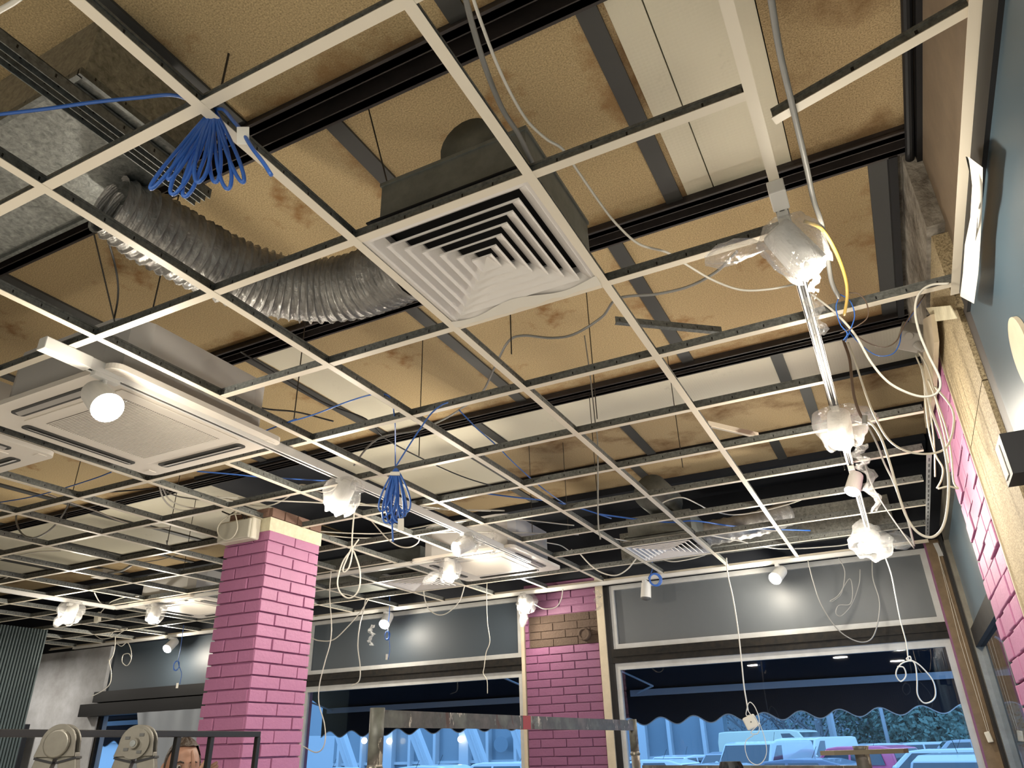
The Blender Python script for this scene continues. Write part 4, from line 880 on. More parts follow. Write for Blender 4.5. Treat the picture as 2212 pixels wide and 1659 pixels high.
# slotted upright by the side window
sl = thing('slotted_rail', 'white slotted metal rail along the right wall at grid height', 'rail', (1.605, 4.1, 2.99))
MB().box(1.592, 1.618, 3.06, 5.2, 2.990, 2.996).build('profile', M_frame, sl)
y = 3.12
while y < 5.1: MB().box(1.602, 1.608, y, y + .06, 2.9885, 2.9905).build('slot', M_bar, sl); y += .11
tag(MB().obox(aY(2027, 1187, 5.5), (.018, 0, 0), (0, .003, 0), (-.008, 0, .055)).build('metal_strap', M_frame), 'small white drilled metal strap screwed on the brown corner post', 'bracket')
pc = thing('pull_cord', 'thin white blind cord with a cream pull on the brown corner post', 'cord', aY(2135, 1592, 5.52))
MB().tube([aY(2022, 1180, 5.55), aY(2072, 1380, 5.54), aY(2133, 1580, 5.52)], .0015, 5).tube([aY(2022, 1180, 5.55), aY(2080, 1380, 5.54), aY(2137, 1580, 5.52)], .0015, 5).build('cord', M_cabw, pc)
bevel(MB().obox(aY(2136, 1592, 5.52), (.019, 0, .003), (0, .008, 0), (-.005, 0, .036)).build('pull', M_plast, pc), .006, 2)
# floodlight and round sign on the blue wall
fl = thing('floodlight', 'black floodlight with a white label on the speckled wall at right', 'floodlight', aX(2195, 1000, 1.60))
c = aX(2206, 990, 1.62); MB().obox(c, (.04, 0, 0), (0, .065, 0), (0, 0, .055)).build('body', M_black, fl)
MB().obox(c + Vector((-.0415, .018, 0)), (.001, 0, 0), (0, .030, 0), (0, 0, .042)).build('white_label', M_paper, fl)
MB().box(c.x + .035, 1.70, c.y - .03, c.y + .03, c.z - .07, c.z - .055).build('bracket', M_black, fl)
tag(MB().cyl((1.699, .74, 2.50), (1.688, .74, 2.50), .10, n=40).build('round_sign', M_cream), 'round cream disc on the blue wall at the right edge', 'sign')

# ================================================================== BRICK COLUMN
CX0, CX1, CY0, CY1 = -2.715, -2.325, 2.10, 2.605
R_ = random.Random(11)
o = MB().box(CX0 + .018, CX1 - .018, CY0 + .018, CY1 - .018, 0, 3.01)
H = .0752; NB = 39; z0 = 2.925 - NB * H
for (org, u, n, wd, st) in (((CX0, CY0 + .018, 0), (1, 0, 0), (0, -1, 0), CX1 - CX0, .5), ((CX1 - .018, CY0, 0), (0, 1, 0), (1, 0, 0), CY1 - CY0, .42),
                            ((CX0 + .018, CY0, 0), (0, 1, 0), (-1, 0, 0), CY1 - CY0, .42), ((CX0, CY1 - .018, 0), (1, 0, 0), (0, 1, 0), CX1 - CX0, .5)):
    brick_face(o, org, u, n, wd, z0, 2.93, L=.252, H=H, gap=.010, depth=.018, stag=st, rnd=R_)
colm = struct(bevel(o.build('pillar_pink_brick', M_pink), .0025, 2))
struct(MB().box(CX0 - .004, CX1 + .004, CY0 - .004, CY1 + .004, 2.915, 3.005).build('trim_column_tape', M_tape))
o = MB()
for k in range(4): o.box(CX1 - .10, CX1 + .002, CY0 + .01 + k * .125, CY0 + .125 + k * .125, 3.012, 3.075)
for k in range(3): o.box(CX0 + .01 + k * .12, CX0 + .12 + k * .12, CY0, CY0 + .10, 3.012, 3.075)
struct(bevel(o.build('trim_bare_bricks', mat('bare_red_brick', (.20, .12, .09), .85, bump=(40, .4))), .004))
em = thing('emergency_light', 'cream emergency light box at the top of the brick column', 'emergency light', (-2.535, 2.04, 2.86))
c = Vector((-2.535, 2.045, 2.925))
bevel(MB().obox(c, (.150, 0, 0), (0, .038, 0), (0, 0, .072)).build('housing', M_plast, em), .012, 3)
bevel(MB().obox(c + Vector((0, -.046, -.004)), (.140, 0, 0), (0, .010, 0), (0, 0, .064)).build('diffuser', mat('lamp_diffuser_plastic', (.50, .48, .41), .3), em), .008, 3)
cable('cream cable ring hanging in front of the emergency light', [(520, 1110), (500, 1112), (480, 1125), (470, 1142), (474, 1158), (490, 1166), (505, 1158), (513, 1140), (510, 1118), (505, 1105)], 'y', 1.95, .004, M_plast)
cable('dark cable bundle stuffed above the emergency light', [(480, 1105), (500, 1112), (520, 1108), (528, 1120), (538, 1133), (530, 1112), (518, 1100), (500, 1110), (490, 1118)], 'y', 2.0, .005, M_cabd)

# ================================================================== FOREGROUND
# splashed scaffold frame, its top beam just above eye height
pL, pR = aZ(815, 1540, 1.70), aZ(1366, 1560, 1.70)
sf = thing('scaffold_frame', 'paint splashed scaffold frame in front of the windows, its long top beam showing', 'scaffold', ((pL.x + pR.x) / 2, (pL.y + pR.y) / 2, 0))
zt = 1.715; dR = (pR - pL); dR.z = 0; dR.normalize()
A = Vector((pL.x, pL.y, 0)); B = Vector((pR.x, pR.y, 0))
def post(p, nm, r=.024):
    MB().tube([p, p + Vector((0, 0, 1.55))], r, 24).tube([p + Vector((0, 0, 1.55)), p + Vector((0, 0, zt))], r, 24).build(nm, M_scaf, sf, smooth=True)
    MB().tube([p + Vector((0, 0, 1.53)), p + Vector((0, 0, 1.537)), p + Vector((0, 0, 1.545))], [r + .001, r + .005, r + .001], 24).build('collar', M_scaf, sf, smooth=True)
post(A, 'post'); post(B, 'post')
MB().bar(A + Vector((0, 0, zt - .032)) + dR * .02, B + Vector((0, 0, zt - .032)) - dR * .02, .026, .052).build('top_beam', M_scaf, sf)
q = A.lerp(B, .42); MB().bar(q + Vector((0, 0, zt - .032)), q + dR * .07 + Vector((0, 0, zt - .032)), .0275, .0535).build('red_band', mat('red_paint', (.30, .035, .03), .5), sf)
MB().bar(A + Vector((0, 0, .5)), B + Vector((0, 0, .5)), .03, .03).bar(A + Vector((0, 0, 1.1)), B + Vector((0, 0, 1.1)), .03, .03).build('cross_tube', M_scaf, sf)
# second scaffold frame: rail and post at the right
C1, C2 = aD(1392, 1652, 4.6), aD(1868, 1657, 3.1)
zr = 1.535
s2 = thing('scaffold_frame', 'second scaffold frame low at the right, its rail and post with a pointed plank showing', 'scaffold', (C2.x, C2.y, 0))
A2 = Vector((C1.x, C1.y, 0)); B2 = Vector((C2.x, C2.y, 0)); d2 = (B2 - A2).normalized()
hz = lambda px, py, P: (CAM + ray(px, py) * ((Vector((P.x, P.y)) - Vector((CAM.x, CAM.y))).length / Vector((ray(px, py).x, ray(px, py).y)).length)).z
za, zb = hz(1392, 1652, A2), hz(1868, 1652, B2)
MB().bar(A2 + Vector((0, 0, za - .03)), B2 + Vector((0, 0, zb - .03)), .03, .055).build('rail', M_scaf, s2)
ztp = hz(1870, 1611, B2)
MB().tube([B2 + Vector((0, 0, 0)), B2 + Vector((0, 0, ztp - .01)), B2 + Vector((0, 0, ztp))], [.024, .024, .027], 24).build('post', M_scaf, s2, smooth=True)
MB().tube([A2, A2 + Vector((0, 0, za - .02))], .024, 20).build('post', M_scaf, s2, smooth=True)
zpl = hz(1875, 1629, B2); rt = Vector((RX.x, RX.y, 0)).normalized()
pc_ = B2 + rt * .01 + Vector((0, 0, zpl)); fwd_ = Vector((-rt.y, rt.x, 0))
pl = [(-.155, 0), (-.12, .018), (0, .022), (.12, .018), (.155, 0), (.12, -.018), (0, -.022), (-.12, -.018)]
MB().prism([pc_ + rt * a + fwd_ * b_ * 2 for a, b_ in pl], (0, 0, .014)).build('cross_plate', mat('worn_wood_plate', (.12, .10, .07), .6), s2)
# black ribbed cap
c = aD(1580, 1662, 2.6); k_ = MB(); n = 36; rings = [(0.030, .0), (0.034, -.012), (0.040, -.045), (0.044, -.09), (0.044, -.12)]
top_z = hz(1580, 1645, c)
for i, (r0, dz) in enumerate(rings):
    for j in range(n):
        rr = r0 * (1 + (.05 if j % 6 < 3 else -.06) * (i > 0)); k_.v.append(Vector((c.x + rr * math.cos(2 * PI * j / n), c.y + rr * math.sin(2 * PI * j / n), top_z + dz)))
k_.f += [(i * n + j, i * n + (j + 1) % n, (i + 1) * n + (j + 1) % n, (i + 1) * n + j) for i in range(4) for j in range(n)] + [tuple(range(n)), tuple(range(4 * n, 5 * n))]
ps = thing('tripod_stand', 'black stand with a ribbed plastic cap behind the low scaffold rail', 'stand', (c.x, c.y, 0))
k_.build('ribbed_cap', M_black, ps)
MB().tube([(c.x, c.y, .02), (c.x, c.y, top_z - .11)], .014, 14).build('pole', M_black, ps, smooth=True)
for a in (0, 2.1, 4.2): MB().tube([(c.x, c.y, .6), (c.x + .35 * math.cos(a), c.y + .35 * math.sin(a), .01)], .010, 10).build('leg', M_black, ps)

# black steel frame at the lower left
F1, F2 = aZ(0, 1575, 1.69), aZ(560, 1580, 1.69); F1.z = F2.z = 0; dF = (F2 - F1).normalized(); F0 = F1 - dF * .5
ff = thing('steel_frame', 'black square tube frame standing at the lower left in front of the person', 'metal frame', F0.lerp(F2, .5))
ZT = 1.69; M_fr = mat('black_powder_coat', (.010, .010, .010), .45)
bevel(MB().bar(F0 + Vector((0, 0, ZT - .0125)), F2 + Vector((0, 0, ZT - .0125)), .025, .025).build('top_rail', M_fr, ff), .002)
for px in (380, 452, 553):
    best = min((F1.lerp(F2, t / 400) for t in range(0, 401)), key=lambda P: abs((lambda r: math.atan2(r.y, r.x))(ray(px, 1620)) - math.atan2(P.y - CAM.y, P.x - CAM.x)))
    bevel(MB().bar(best, best + Vector((0, 0, ZT - .0251)), .022, .022, up=tuple(dF)).build('upright', M_fr, ff), .002)
bevel(MB().bar(F0, F0 + Vector((0, 0, ZT - .0251)), .025, .025, up=tuple(dF)).build('upright', M_fr, ff), .002)
bevel(MB().bar(F0 + Vector((0, 0, .03)), F2 + Vector((0, 0, .03)), .025, .025).build('bottom_rail', M_fr, ff), .002)

# folding aluminium ladder: two hinge heads with four stiles
h1 = aD(132, 1606, 2.75); h2 = aD(300, 1606, 2.75)
ld = thing('folding_ladder', 'worn aluminium folding ladder at the lower left, its two rounded hinges showing', 'ladder', ((h1.x + h2.x) / 2, (h1.y + h2.y) / 2, 0))
ax = (h2 - h1); ax.z = 0; sp_ = ax.length; ax.normalize()                       # between the two stiles
sd = RX.copy(); sd.z = 0; sd.normalize(); nrm = Vector((sd.y, -sd.x, 0))         # plates face the camera
for hi, h in enumerate((h1, h2)):
    hh = Vector((h.x, h.y, h.z)); R0 = .052
    for off in (-.014, .014):
        pts = []
        for k in range(25):
            a = PI * k / 24; pts.append(hh + sd * R0 * math.cos(a) + Vector((0, 0, R0 * math.sin(a))) - nrm * off)
        pts += [hh - sd * .062 + Vector((0, 0, -.035)) - nrm * off, hh + sd * .056 + Vector((0, 0, -.035)) - nrm * off]
        bevel(MB().prism(pts, nrm * .006).build('hinge_plate', M_alu, ld), .0015)
    f = hh + nrm * .022
    if hi == 0:
        o = MB()
        o.tube([f, f + nrm * .008], [.040, .036], 28); ob = o.build('oval_knob', M_alu, ld); 
        bevel(ob, .003)
    else:
        MB().cyl(f, f + nrm * .006, .043, n=32).cyl(f, f + nrm * .018, .017, .014, n=24).build('lock_disc', M_alu, ld)
        MB().cyl(f + nrm * .018, f + nrm * .020, .009, n=16).build('bolt', M_web, ld)
        for a in (0.9, -0.9, 2.6, 3.7):
            q = f + sd * .028 * math.cos(a) + Vector((0, 0, .030 * math.sin(a))); MB().obox(q + nrm * .007, sd * .007, (0, 0, .004), nrm * .001).build('slot', M_bar, ld)
    for s_ in (-1, 1):
        a = hh + sd * s_ * .030 + Vector((0, 0, -.030)); e = hh + sd * s_ * .40; e = Vector((e.x, e.y, .0))
        dd = (a - e); a2 = a
        bevel(MB().bar(e, a2, .052, .026, up=tuple(nrm)).build('stile', M_alu, ld), .002)
        t_ = .04; cc = a + (e - a).normalized() * .012
        MB().bar(cc, cc + (e - a).normalized() * .006, .058, .032, up=tuple(nrm)).build('black_collar', M_black, ld)
for s_ in (-1, 1):
    for k in range(1, 6):
        t = k / 6; a = h1 + sd * s_ * .03; b_ = h2 + sd * s_ * .03; e1 = h1 + sd * s_ * .40; e2 = h2 + sd * s_ * .40; e1.z = e2.z = 0
        MB().bar(a.lerp(e1, t), b_.lerp(e2, t), .028, .028).build('rung', M_alu, ld)

# ================================================================== PERSON
HP = aD(393, 1655, 4.15)        # middle of the face
HT = hz(396, 1596, HP)          # crown height
scl = 1.0
pr_ = thing('person', 'person with short dark hair standing behind the black frame, hand raised to the face', 'person', (HP.x, HP.y, 0))
toC = Vector((CAM.x - HP.x, CAM.y - HP.y, 0)).normalized(); ang = math.radians(12)
fc = Vector((toC.x * math.cos(ang) - toC.y * math.sin(ang), toC.x * math.sin(ang) + toC.y * math.cos(ang), 0))     # facing
rs = Vector((-fc.y, fc.x, 0))     # the person's left, image right
UP = Vector((0, 0, 1)); hc = Vector((HP.x, HP.y, HT - .125))
def P(r, f, u, o=None): return (o or hc) + rs * r + fc * f + UP * u
def head_fn(d):
    x, y, z = d.x, d.y, d.z   # x: side, y: front, z: up
    k = 1.0
    if z < 0: k *= 1 - .16 * z * z * (1 - .5 * max(0, y))
    r = k
    if y > .3: r += -.02
    return r
hm = MB(); nu, nv = 48, 36
for j in range(nv + 1):
    th = PI * j / nv
    for i in range(nu):
        ph = 2 * PI * i / nu; x, y, z = math.sin(th) * math.cos(ph), math.sin(th) * math.sin(ph), math.cos(th)
        X, Y, Z = x * .075, y * (.098 if y < 0 else .088), z * .118
        if z < 0: X *= 1 - .30 * (-z) ** 1.6; Y *= (1 - .28 * (-z) ** 2) if y < 0 else 1 - .02 * (-z)
        fr_ = max(0, y)
        if fr_ > 0:
            nx = math.exp(-(X / .011) ** 2); Y += .024 * nx * math.exp(-((Z + .022) / .020) ** 2) + .010 * nx * math.exp(-((Z + .0) / .020) ** 2)    # nose
            Y -= .011 * math.exp(-((abs(X) - .030) / .014) ** 2) * math.exp(-((Z - .006) / .011) ** 2)                                    # sockets
            Y += .005 * math.exp(-((Z - .026) / .009) ** 2) * (abs(X) < .055)                                                              # brow
            Y += .006 * math.exp(-(X / .022) ** 2) * math.exp(-((Z + .056) / .010) ** 2) + .006 * math.exp(-(X / .02) ** 2) * math.exp(-((Z + .092) / .014) ** 2)
        hm.v.append(P(X, Y, Z))
hm.f += [(j * nu + i, j * nu + (i + 1) % nu, (j + 1) * nu + (i + 1) % nu, (j + 1) * nu + i) for j in range(nv) for i in range(nu)]
# one continuous body: head mesh joined with neck, torso, arms and legs of a skinned skeleton
def skin_mesh(nodes, edges, sub=2):
    me = bpy.data.meshes.new('skel'); me.from_pydata([tuple(n[0]) for n in nodes], edges, []); o = bpy.data.objects.new('skel', me); COL.objects.link(o)
    o.modifiers.new('s', 'SKIN'); me.skin_vertices[0].data[0].use_root = True
    for i, n in enumerate(nodes): me.skin_vertices[0].data[i].radius = (n[1], n[2] if len(n) > 2 else n[1])
    sb = o.modifiers.new('u', 'SUBSURF'); sb.levels = sb.render_levels = sub
    dg = bpy.context.evaluated_depsgraph_get(); ev = o.evaluated_get(dg); em_ = ev.to_mesh()
    mb = MB(); mb.v = [v.co.copy() for v in em_.vertices]; mb.f = [tuple(p.vertices) for p in em_.polygons]
    ev.to_mesh_clear(); bpy.data.objects.remove(o); bpy.data.meshes.remove(me); return mb
G = Vector((HP.x, HP.y, 0)); pz = HT * .53; sh = HT - .30
wrist = P(.050, .185, -.105); elb = P(.20, .13, -.44)
nodes = [(P(0, 0, pz, G), .13, .10), (P(0, 0, pz + .18, G), .13, .10), (P(0, .0, sh - .10, G), .15, .11), (P(0, -.01, sh + .01, G), .09, .075), (P(0, -.012, sh + .10, G), .055, .055), (P(0, 0, HT - .16, G), .052, .055),
         (P(.17, 0, sh - .03, G), .062), (elb, .044), (wrist, .028),
         (P(-.17, 0, sh - .03, G), .062), (P(-.24, -.02, sh - .32, G), .044), (P(-.22, .10, sh - .56, G), .028), (P(-.22, .16, sh - .64, G), .030, .016),
         (P(.09, 0, pz - .06, G), .088), (P(.11, .02, pz * .52, G), .06), (P(.11, -.01, .09, G), .042), (P(.12, .13, .035, G), .035, .03),
         (P(-.09, 0, pz - .06, G), .088), (P(-.12, .02, pz * .52, G), .06), (P(-.12, -.01, .09, G), .042), (P(-.13, .13, .035, G), .035, .03)]
edges = [(0, 1), (1, 2), (2, 3), (3, 4), (4, 5), (2, 6), (6, 7), (7, 8), (2, 9), (9, 10), (10, 11), (11, 12), (0, 13), (13, 14), (14, 15), (15, 16), (0, 17), (17, 18), (18, 19), (19, 20)]
body = skin_mesh(nodes, edges); body.add(hm.v, hm.f)
# raised hand: palm before the image right side of the face, five separate fingers
pm = P(.036, .195, -.028); hd_dir = (P(.02,.20,.05) - wrist).normalized()
hn = [(wrist, .024, .020), (wrist.lerp(pm, .6), .030, .015), (pm, .034, .014)]
he = [(0, 1), (1, 2)]
fing = [(-.026, .092, -.010, .0095), (-.007, .088, .030, .0098), (.010, .080, .055, .0095), (.024, .064, .064, .0088)]
hand = skin_mesh(hn, he, 2); body.add(hand.v, hand.f)
for (off, L, spread, r_) in fing:
    b0 = pm + rs * off + UP * .012; dirn = (UP * (1 - abs(spread) * 9) + rs * spread * 16).normalized() if off > -.02 else (UP + rs * -.15).normalized()
    p1 = b0 + dirn * L * .45; p2 = p1 + (dirn * .9 - fc * .25).normalized() * L * .32; p3 = p2 + (dirn * .8 - fc * .5).normalized() * L * .26
    fg = skin_mesh([(b0 - dirn * .02, r_), (p1, r_), (p2, r_ * .92), (p3, r_ * .75)], [(0, 1), (1, 2), (2, 3)], 2); body.add(fg.v, fg.f)
tb = pm + rs * -.030 - UP * .035; fg = skin_mesh([(tb + rs * .02, .012), (tb + rs * -.018 + UP * .018, .0105), (tb + rs * -.034 + UP * .046, .009)], [(0, 1), (1, 2)], 2); body.add(fg.v, fg.f)
for s_ in (-1, 1):
    body.sphere(P(s_ * .078, -.008, -.004), .010, .016, .030, 14, 10)
bo = body.build('body', M_skin, pr_, smooth=True)
# hair cap, short sides and a swept front
hr = MB(); nu, nv = 56, 30
for j in range(nv + 1):
    th = PI * .62 * j / nv
    for i in range(nu):
        ph = 2 * PI * i / nu; x, y, z = math.sin(th) * math.cos(ph), math.sin(th) * math.sin(ph), math.cos(th)
        if y > .2 and z < .74: z = .74 + (z - .74) * .02; s__ = math.sqrt(max(0, 1 - z * z)) / max(1e-6, math.hypot(x, y)); x *= s__; y *= s__
        elif abs(y) <= .2 and z < .0: z *= .5
        tk = 1.035 + .05 * max(0, z) + .03 * max(0, x) * max(0, y) + .022 * math.sin(9 * ph + 5 * z) * max(0, z)
        hr.v.append(P(x * .078 * tk, y * (.101 if y < 0 else .091) * tk, z * .119 * tk + .002))
hr.f += [(j * nu + i, j * nu + (i + 1) % nu, (j + 1) * nu + (i + 1) % nu, (j + 1) * nu + i) for j in range(nv) for i in range(nu)]
hair = hr.build('hair', M_hair, pr_, smooth=True)
for s_ in (-1, 1):
    ey = MB().sphere(P(s_ * .030, .078, .006), .011, .011, .011, 14, 10).build('eye', M_white, pr_, smooth=True)
    MB().sphere(P(s_ * .030, .0865, .006), .0052, .0052, .0052, 12, 8).build('iris', M_hair, ey, smooth=True)
    MB().tube([P(s_ * .014, .092, .024), P(s_ * .030, .093, .029), P(s_ * .046, .083, .024)], [.003, .0042, .0022], 8).build('eyebrow', M_hair, pr_, smooth=True)
MB().tube([P(-.022, .081, -.056), P(0, .090, -.054), P(.022, .081, -.056)], [.002, .0052, .002], 8).build('lips', M_lip, pr_, smooth=True)
# clothes
tor = skin_mesh([(P(0, 0, pz + .02, G), .145, .112), (P(0, 0, pz + .2, G), .145, .112), (P(0, 0, sh - .10, G), .165, .125), (P(0, -.01, sh + .005, G), .098, .085),
                 (P(.175, 0, sh - .035, G), .075), (P(.195, .06, sh - .18, G), .062), (P(-.175, 0, sh - .035, G), .075), (P(-.21, -.01, sh - .18, G), .062)], [(0, 1), (1, 2), (2, 3), (2, 4), (4, 5), (2, 6), (6, 7)])
tor.build('shirt', M_cloth, pr_, smooth=True)
tr_ = skin_mesh([(P(0, 0, pz + .03, G), .142, .112), (P(.09, 0, pz - .06, G), .100), (P(.11, .02, pz * .52, G), .074), (P(.11, -.01, .09, G), .060), (P(-.09, 0, pz - .06, G), .100), (P(-.12, .02, pz * .52, G), .074), (P(-.12, -.01, .09, G), .060)],
                [(0, 1), (1, 2), (2, 3), (0, 4), (4, 5), (5, 6)])
tr_.build('trousers', M_trou, pr_, smooth=True)
# grey protective sheet hanging behind the person, over the left window
sh_ = MB(); nx, nz = 40, 12
for i in range(nz + 1):
    for k in range(nx + 1):
        u = k / nx; v_ = i / nz
        x = -7.45 + 1.6 * u + (.06 * math.sin(v_ * 19) * (1 - u) ** 6); z_ = 2.10 - v_ * 1.9
        sh_.v.append(Vector((x, 5.36 + .025 * math.sin(u * 34) * (.5 + .5 * v_), z_)))
sh_.f += [(i * (nx + 1) + k, i * (nx + 1) + k + 1, (i + 1) * (nx + 1) + k + 1, (i + 1) * (nx + 1) + k) for i in range(nz) for k in range(nx)]
tag(sh_.build('dust_sheet', mat('pale_dust_sheet', (.18, .20, .23), .8), smooth=True), 'pale dust sheet hanging in the left window behind the person', 'sheet')

# ================================================================== OUTSIDE
ZO = -0.30
M_asph = mat('asphalt', (.16, .16, .17), .9, noise=(3, (.10, .10, .11), .3))
struct(MB().box(-120, 70, 5.76, 200, ZO - .1, ZO).build('ground', M_asph))
M_awn = mat('navy_awning_cloth', (.004, .008, .016), .9, spec=.15); M_awnbar = mat('awning_bar', (.30, .34, .40), .5)
def awning(x0, x1, label, y1=7.25, lam=.37, phase=0):
    t = thing('awning', label, 'awning', ((x0 + x1) / 2, 5.8, 2.3))
    MB().add([(x0, 5.80, 2.75), (x1, 5.80, 2.75), (x1, y1, 2.14), (x0, y1, 2.14), (x0, 5.80, 2.756), (x1, 5.80, 2.756), (x1, y1, 2.146), (x0, y1, 2.146)],
             [(0, 1, 2, 3), (7, 6, 5, 4), (0, 4, 5, 1), (1, 5, 6, 2), (2, 6, 7, 3), (3, 7, 4, 0)]).build('cloth', M_awn, t)
    v = MB(); n = int((x1 - x0) / .02)
    for k in range(n + 1):
        x = x0 + (x1 - x0) * k / n; u = math.cos(2 * PI * (x - x0) / lam + phase); zz = 1.81 - .038 * u
        v.v += [Vector((x, y1, 2.14)), Vector((x, y1 + .006 * math.sin(x * 9), zz))]
    v.f += [(2 * k, 2 * k + 1, 2 * k + 3, 2 * k + 2) for k in range(n)]
    o = v.build('valance', M_awn, t); s_ = o.modifiers.new('s', 'SOLIDIFY'); s_.thickness = .003
    w_ = MB()
    for k in range(n):
        x = x0 + (x1 - x0) * k / n
    e = [(x0 + (x1 - x0) * k / n, y1 + .006 * math.sin((x0 + (x1 - x0) * k / n) * 9) - .002, 1.81 - .038 * math.cos(2 * PI * ((x1 - x0) * k / n) / lam + phase)) for k in range(n + 1)]
    MB().tube(e, .006, 5).build('piping', mat('pale_piping', (.45, .5, .55), .6), o)
    MB().box(x0 + .12, x1 - .02, y1 - .06, y1 - .02, 2.07, 2.135).build('front_bar', M_awnbar, t)
    for xx in (x0 + .25, x1 - .25):
        MB().tube([(xx, 5.82, 2.35), (xx + .35, 6.5, 2.12)], .010, 8).tube([(xx + .35, 6.5, 2.12), (xx - .05, y1 - .05, 2.10)], .010, 8).build('arm', M_awnbar, t)
    return t
awning(-1.75, 2.1, 'dark awning with a scalloped edge outside the right window', phase=2.2)
awning(-6.1, -2.55, 'dark awning with a scalloped edge outside the window right of the column', phase=.6)
awning(-11.5, -6.6, 'dark awning outside the left window, behind the person', phase=1.5)

# ---- vehicles
M_tyre = mat('tyre', (.015, .015, .015), .8); M_cglass = mat('car_glass', (.03, .045, .06), .08, spec=.8); M_hub = mat('hub', (.35, .36, .37), .4, .5)
def car(px, top, dist, label, col, kind='hatch', yaw=0, L=4.1, W=1.75, H=1.48):
    c = aD(px, 1640, dist * 2.35); z0 = ZO
    nm = 'paint_%02d%02d%02d' % tuple(int(v * 99) for v in col); M = mat(nm, col, .3, coat=.5)
    t = thing('car' if kind != 'van' else 'van', label, 'car' if kind != 'van' else 'van', (c.x, c.y, z0), 'vehicles parked outside')
    a = yaw; f = Vector((math.cos(a), math.sin(a), 0)); s = Vector((-math.sin(a), math.cos(a), 0)); O = Vector((c.x, c.y, z0))
    def q(x, y, z): return O + f * x + s * y + UP * z
    if kind == 'van':
        prof = [(-.5, .30), (-.5, .80), (-.485, .985), (-.42, 1.0), (.18, 1.0), (.27, .97), (.40, .60), (.49, .50), (.5, .25)]
    elif kind == 'suv':
        prof = [(-.5, .30), (-.5, .62), (-.46, .95), (-.36, 1.0), (.02, 1.0), (.12, .97), (.26, .64), (.46, .56), (.5, .40), (.5, .22)]
    else:
        prof = [(-.5, .30), (-.5, .58), (-.44, .90), (-.33, .985), (-.10, 1.0), (.06, .96), (.24, .62), (.44, .54), (.5, .40), (.5, .22)]
    prof = [(x * L, z * H) for x, z in prof] + [(.5 * L, .16 * H), (-.5 * L, .16 * H)]
    bm_ = MB(); n = len(prof)
    def hw(z): return W / 2 * (1 - (.16 if kind != 'van' else .07) * max(0, (z / H - .6) / .4) ** 1.0)
    left = [q(x, hw(z), z) for x, z in prof]; right = [q(x, -hw(z), z) for x, z in prof]
    bm_.add(left + right, [tuple(range(n)), tuple(reversed(range(n, 2 * n)))] + [(i, (i + 1) % n, n + (i + 1) % n, n + i) for i in range(n)])
    o = bm_.build('body', M, t); bevel(o, .05, 3)
    e = .006
    zt, zb = H * .93, H * .64
    def quad(pts): return MB().prism(pts, (0, 0, .0001))
    side = {'van': (.16, .36, .12, .20), 'suv': (-.40, .21, -.36, .09), 'hatch': (-.38, .18, -.30, .04)}[kind]
    for sg in (-1, 1):
        xs = [(side[0] * L, zb), (side[1] * L, zb), (side[3] * L, zt), (side[2] * L, zt)]
        MB().prism([q(x, sg * (hw(z) + e), z) for x, z in xs], s * sg * -.02).build('side_window', M_cglass, t)
        if kind != 'van':
            xm = (side[0] + side[1]) / 2 * L
            MB().prism([q(xm - .04, sg * (hw(zb) + e * 2), zb), q(xm + .04, sg * (hw(zb) + e * 2), zb), q(xm + .03, sg * (hw(zt) + e * 2), zt), q(xm - .05, sg * (hw(zt) + e * 2), zt)], s * sg * -.02).build('door_pillar', M, t)
        MB().sphere(q(side[1] * L + .05, sg * (W / 2 + .06), zb + .04), .08, .08, .07, 12, 8).build('mirror', M, t, smooth=True)
        for xx in (-.31, .32):
            wh = MB().tube([q(xx * L, sg * (W / 2 - .18), .32), q(xx * L, sg * (W / 2 + .01), .32)], .32, 24).build('wheel', M_tyre, t)
            MB().cyl(q(xx * L, sg * (W / 2 + .005), .32), q(xx * L, sg * (W / 2 + .02), .32), .19, n=18).build('hub', M_hub, wh)
    def glass_on(i0, i1, t0, t1, nm):
        (x0, z0_), (x1, z1_) = prof[i0], prof[i1]
        a0 = (x0 + (x1 - x0) * t0, z0_ + (z1_ - z0_) * t0); a1 = (x0 + (x1 - x0) * t1, z0_ + (z1_ - z0_) * t1)
        nrm_ = Vector((-(z1_ - z0_), 0, (x1 - x0))).normalized(); nv_ = f * nrm_.x + UP * nrm_.z
        if nrm_.z < 0: nv_ = -nv_
        w0, w1 = hw(a0[1]) - .08, hw(a1[1]) - .08
        p = [q(a0[0], w0, a0[1]), q(a0[0], -w0, a0[1]), q(a1[0], -w1, a1[1]), q(a1[0], w1, a1[1])]
        MB().prism([v + nv_ * .012 for v in p], nv_ * -.03).build(nm, M_cglass, t)
    if kind == 'van': glass_on(6, 5, .1, .92, 'windscreen'); glass_on(1, 2, .1, .95, 'rear_window')
    else: glass_on(6, 5, .05, .92, 'windscreen'); glass_on(1, 2, .15, .95, 'rear_window')
    MB().tube([q(-.2 * L, 0, H), q(-.24 * L, 0, H + .28)], .006, 6).build('antenna', M_black, t)
    return t
wt, sv_, bl, pk = (.62, .64, .66), (.36, .38, .41), (.10, .13, .20), (.70, .10, .22)
car(2010, 0, 12.6, 'large white hatchback at the right end of the parking, seen from its side', wt, 'suv', math.radians(172), 4.2, 1.8, 1.50)
car(2095, 0, 9.6, 'silver car nearest the corner post outside, seen from behind', sv_, 'hatch', math.radians(72), 4.0, 1.75, 1.50)
car(1845, 0, 13.5, 'bright pink car behind the scaffold post outside', pk, 'suv', math.radians(150), 4.3, 1.8, 1.62)
car(1757, 0, 14.5, 'white delivery van with a wide rear window, left of the pink car', wt, 'van', math.radians(250), 4.6, 1.85, 1.95)
car(1654, 0, 12.5, 'pale van behind the hanging junction box outside', (.48, .52, .56), 'van', math.radians(255), 4.4, 1.85, 1.86)
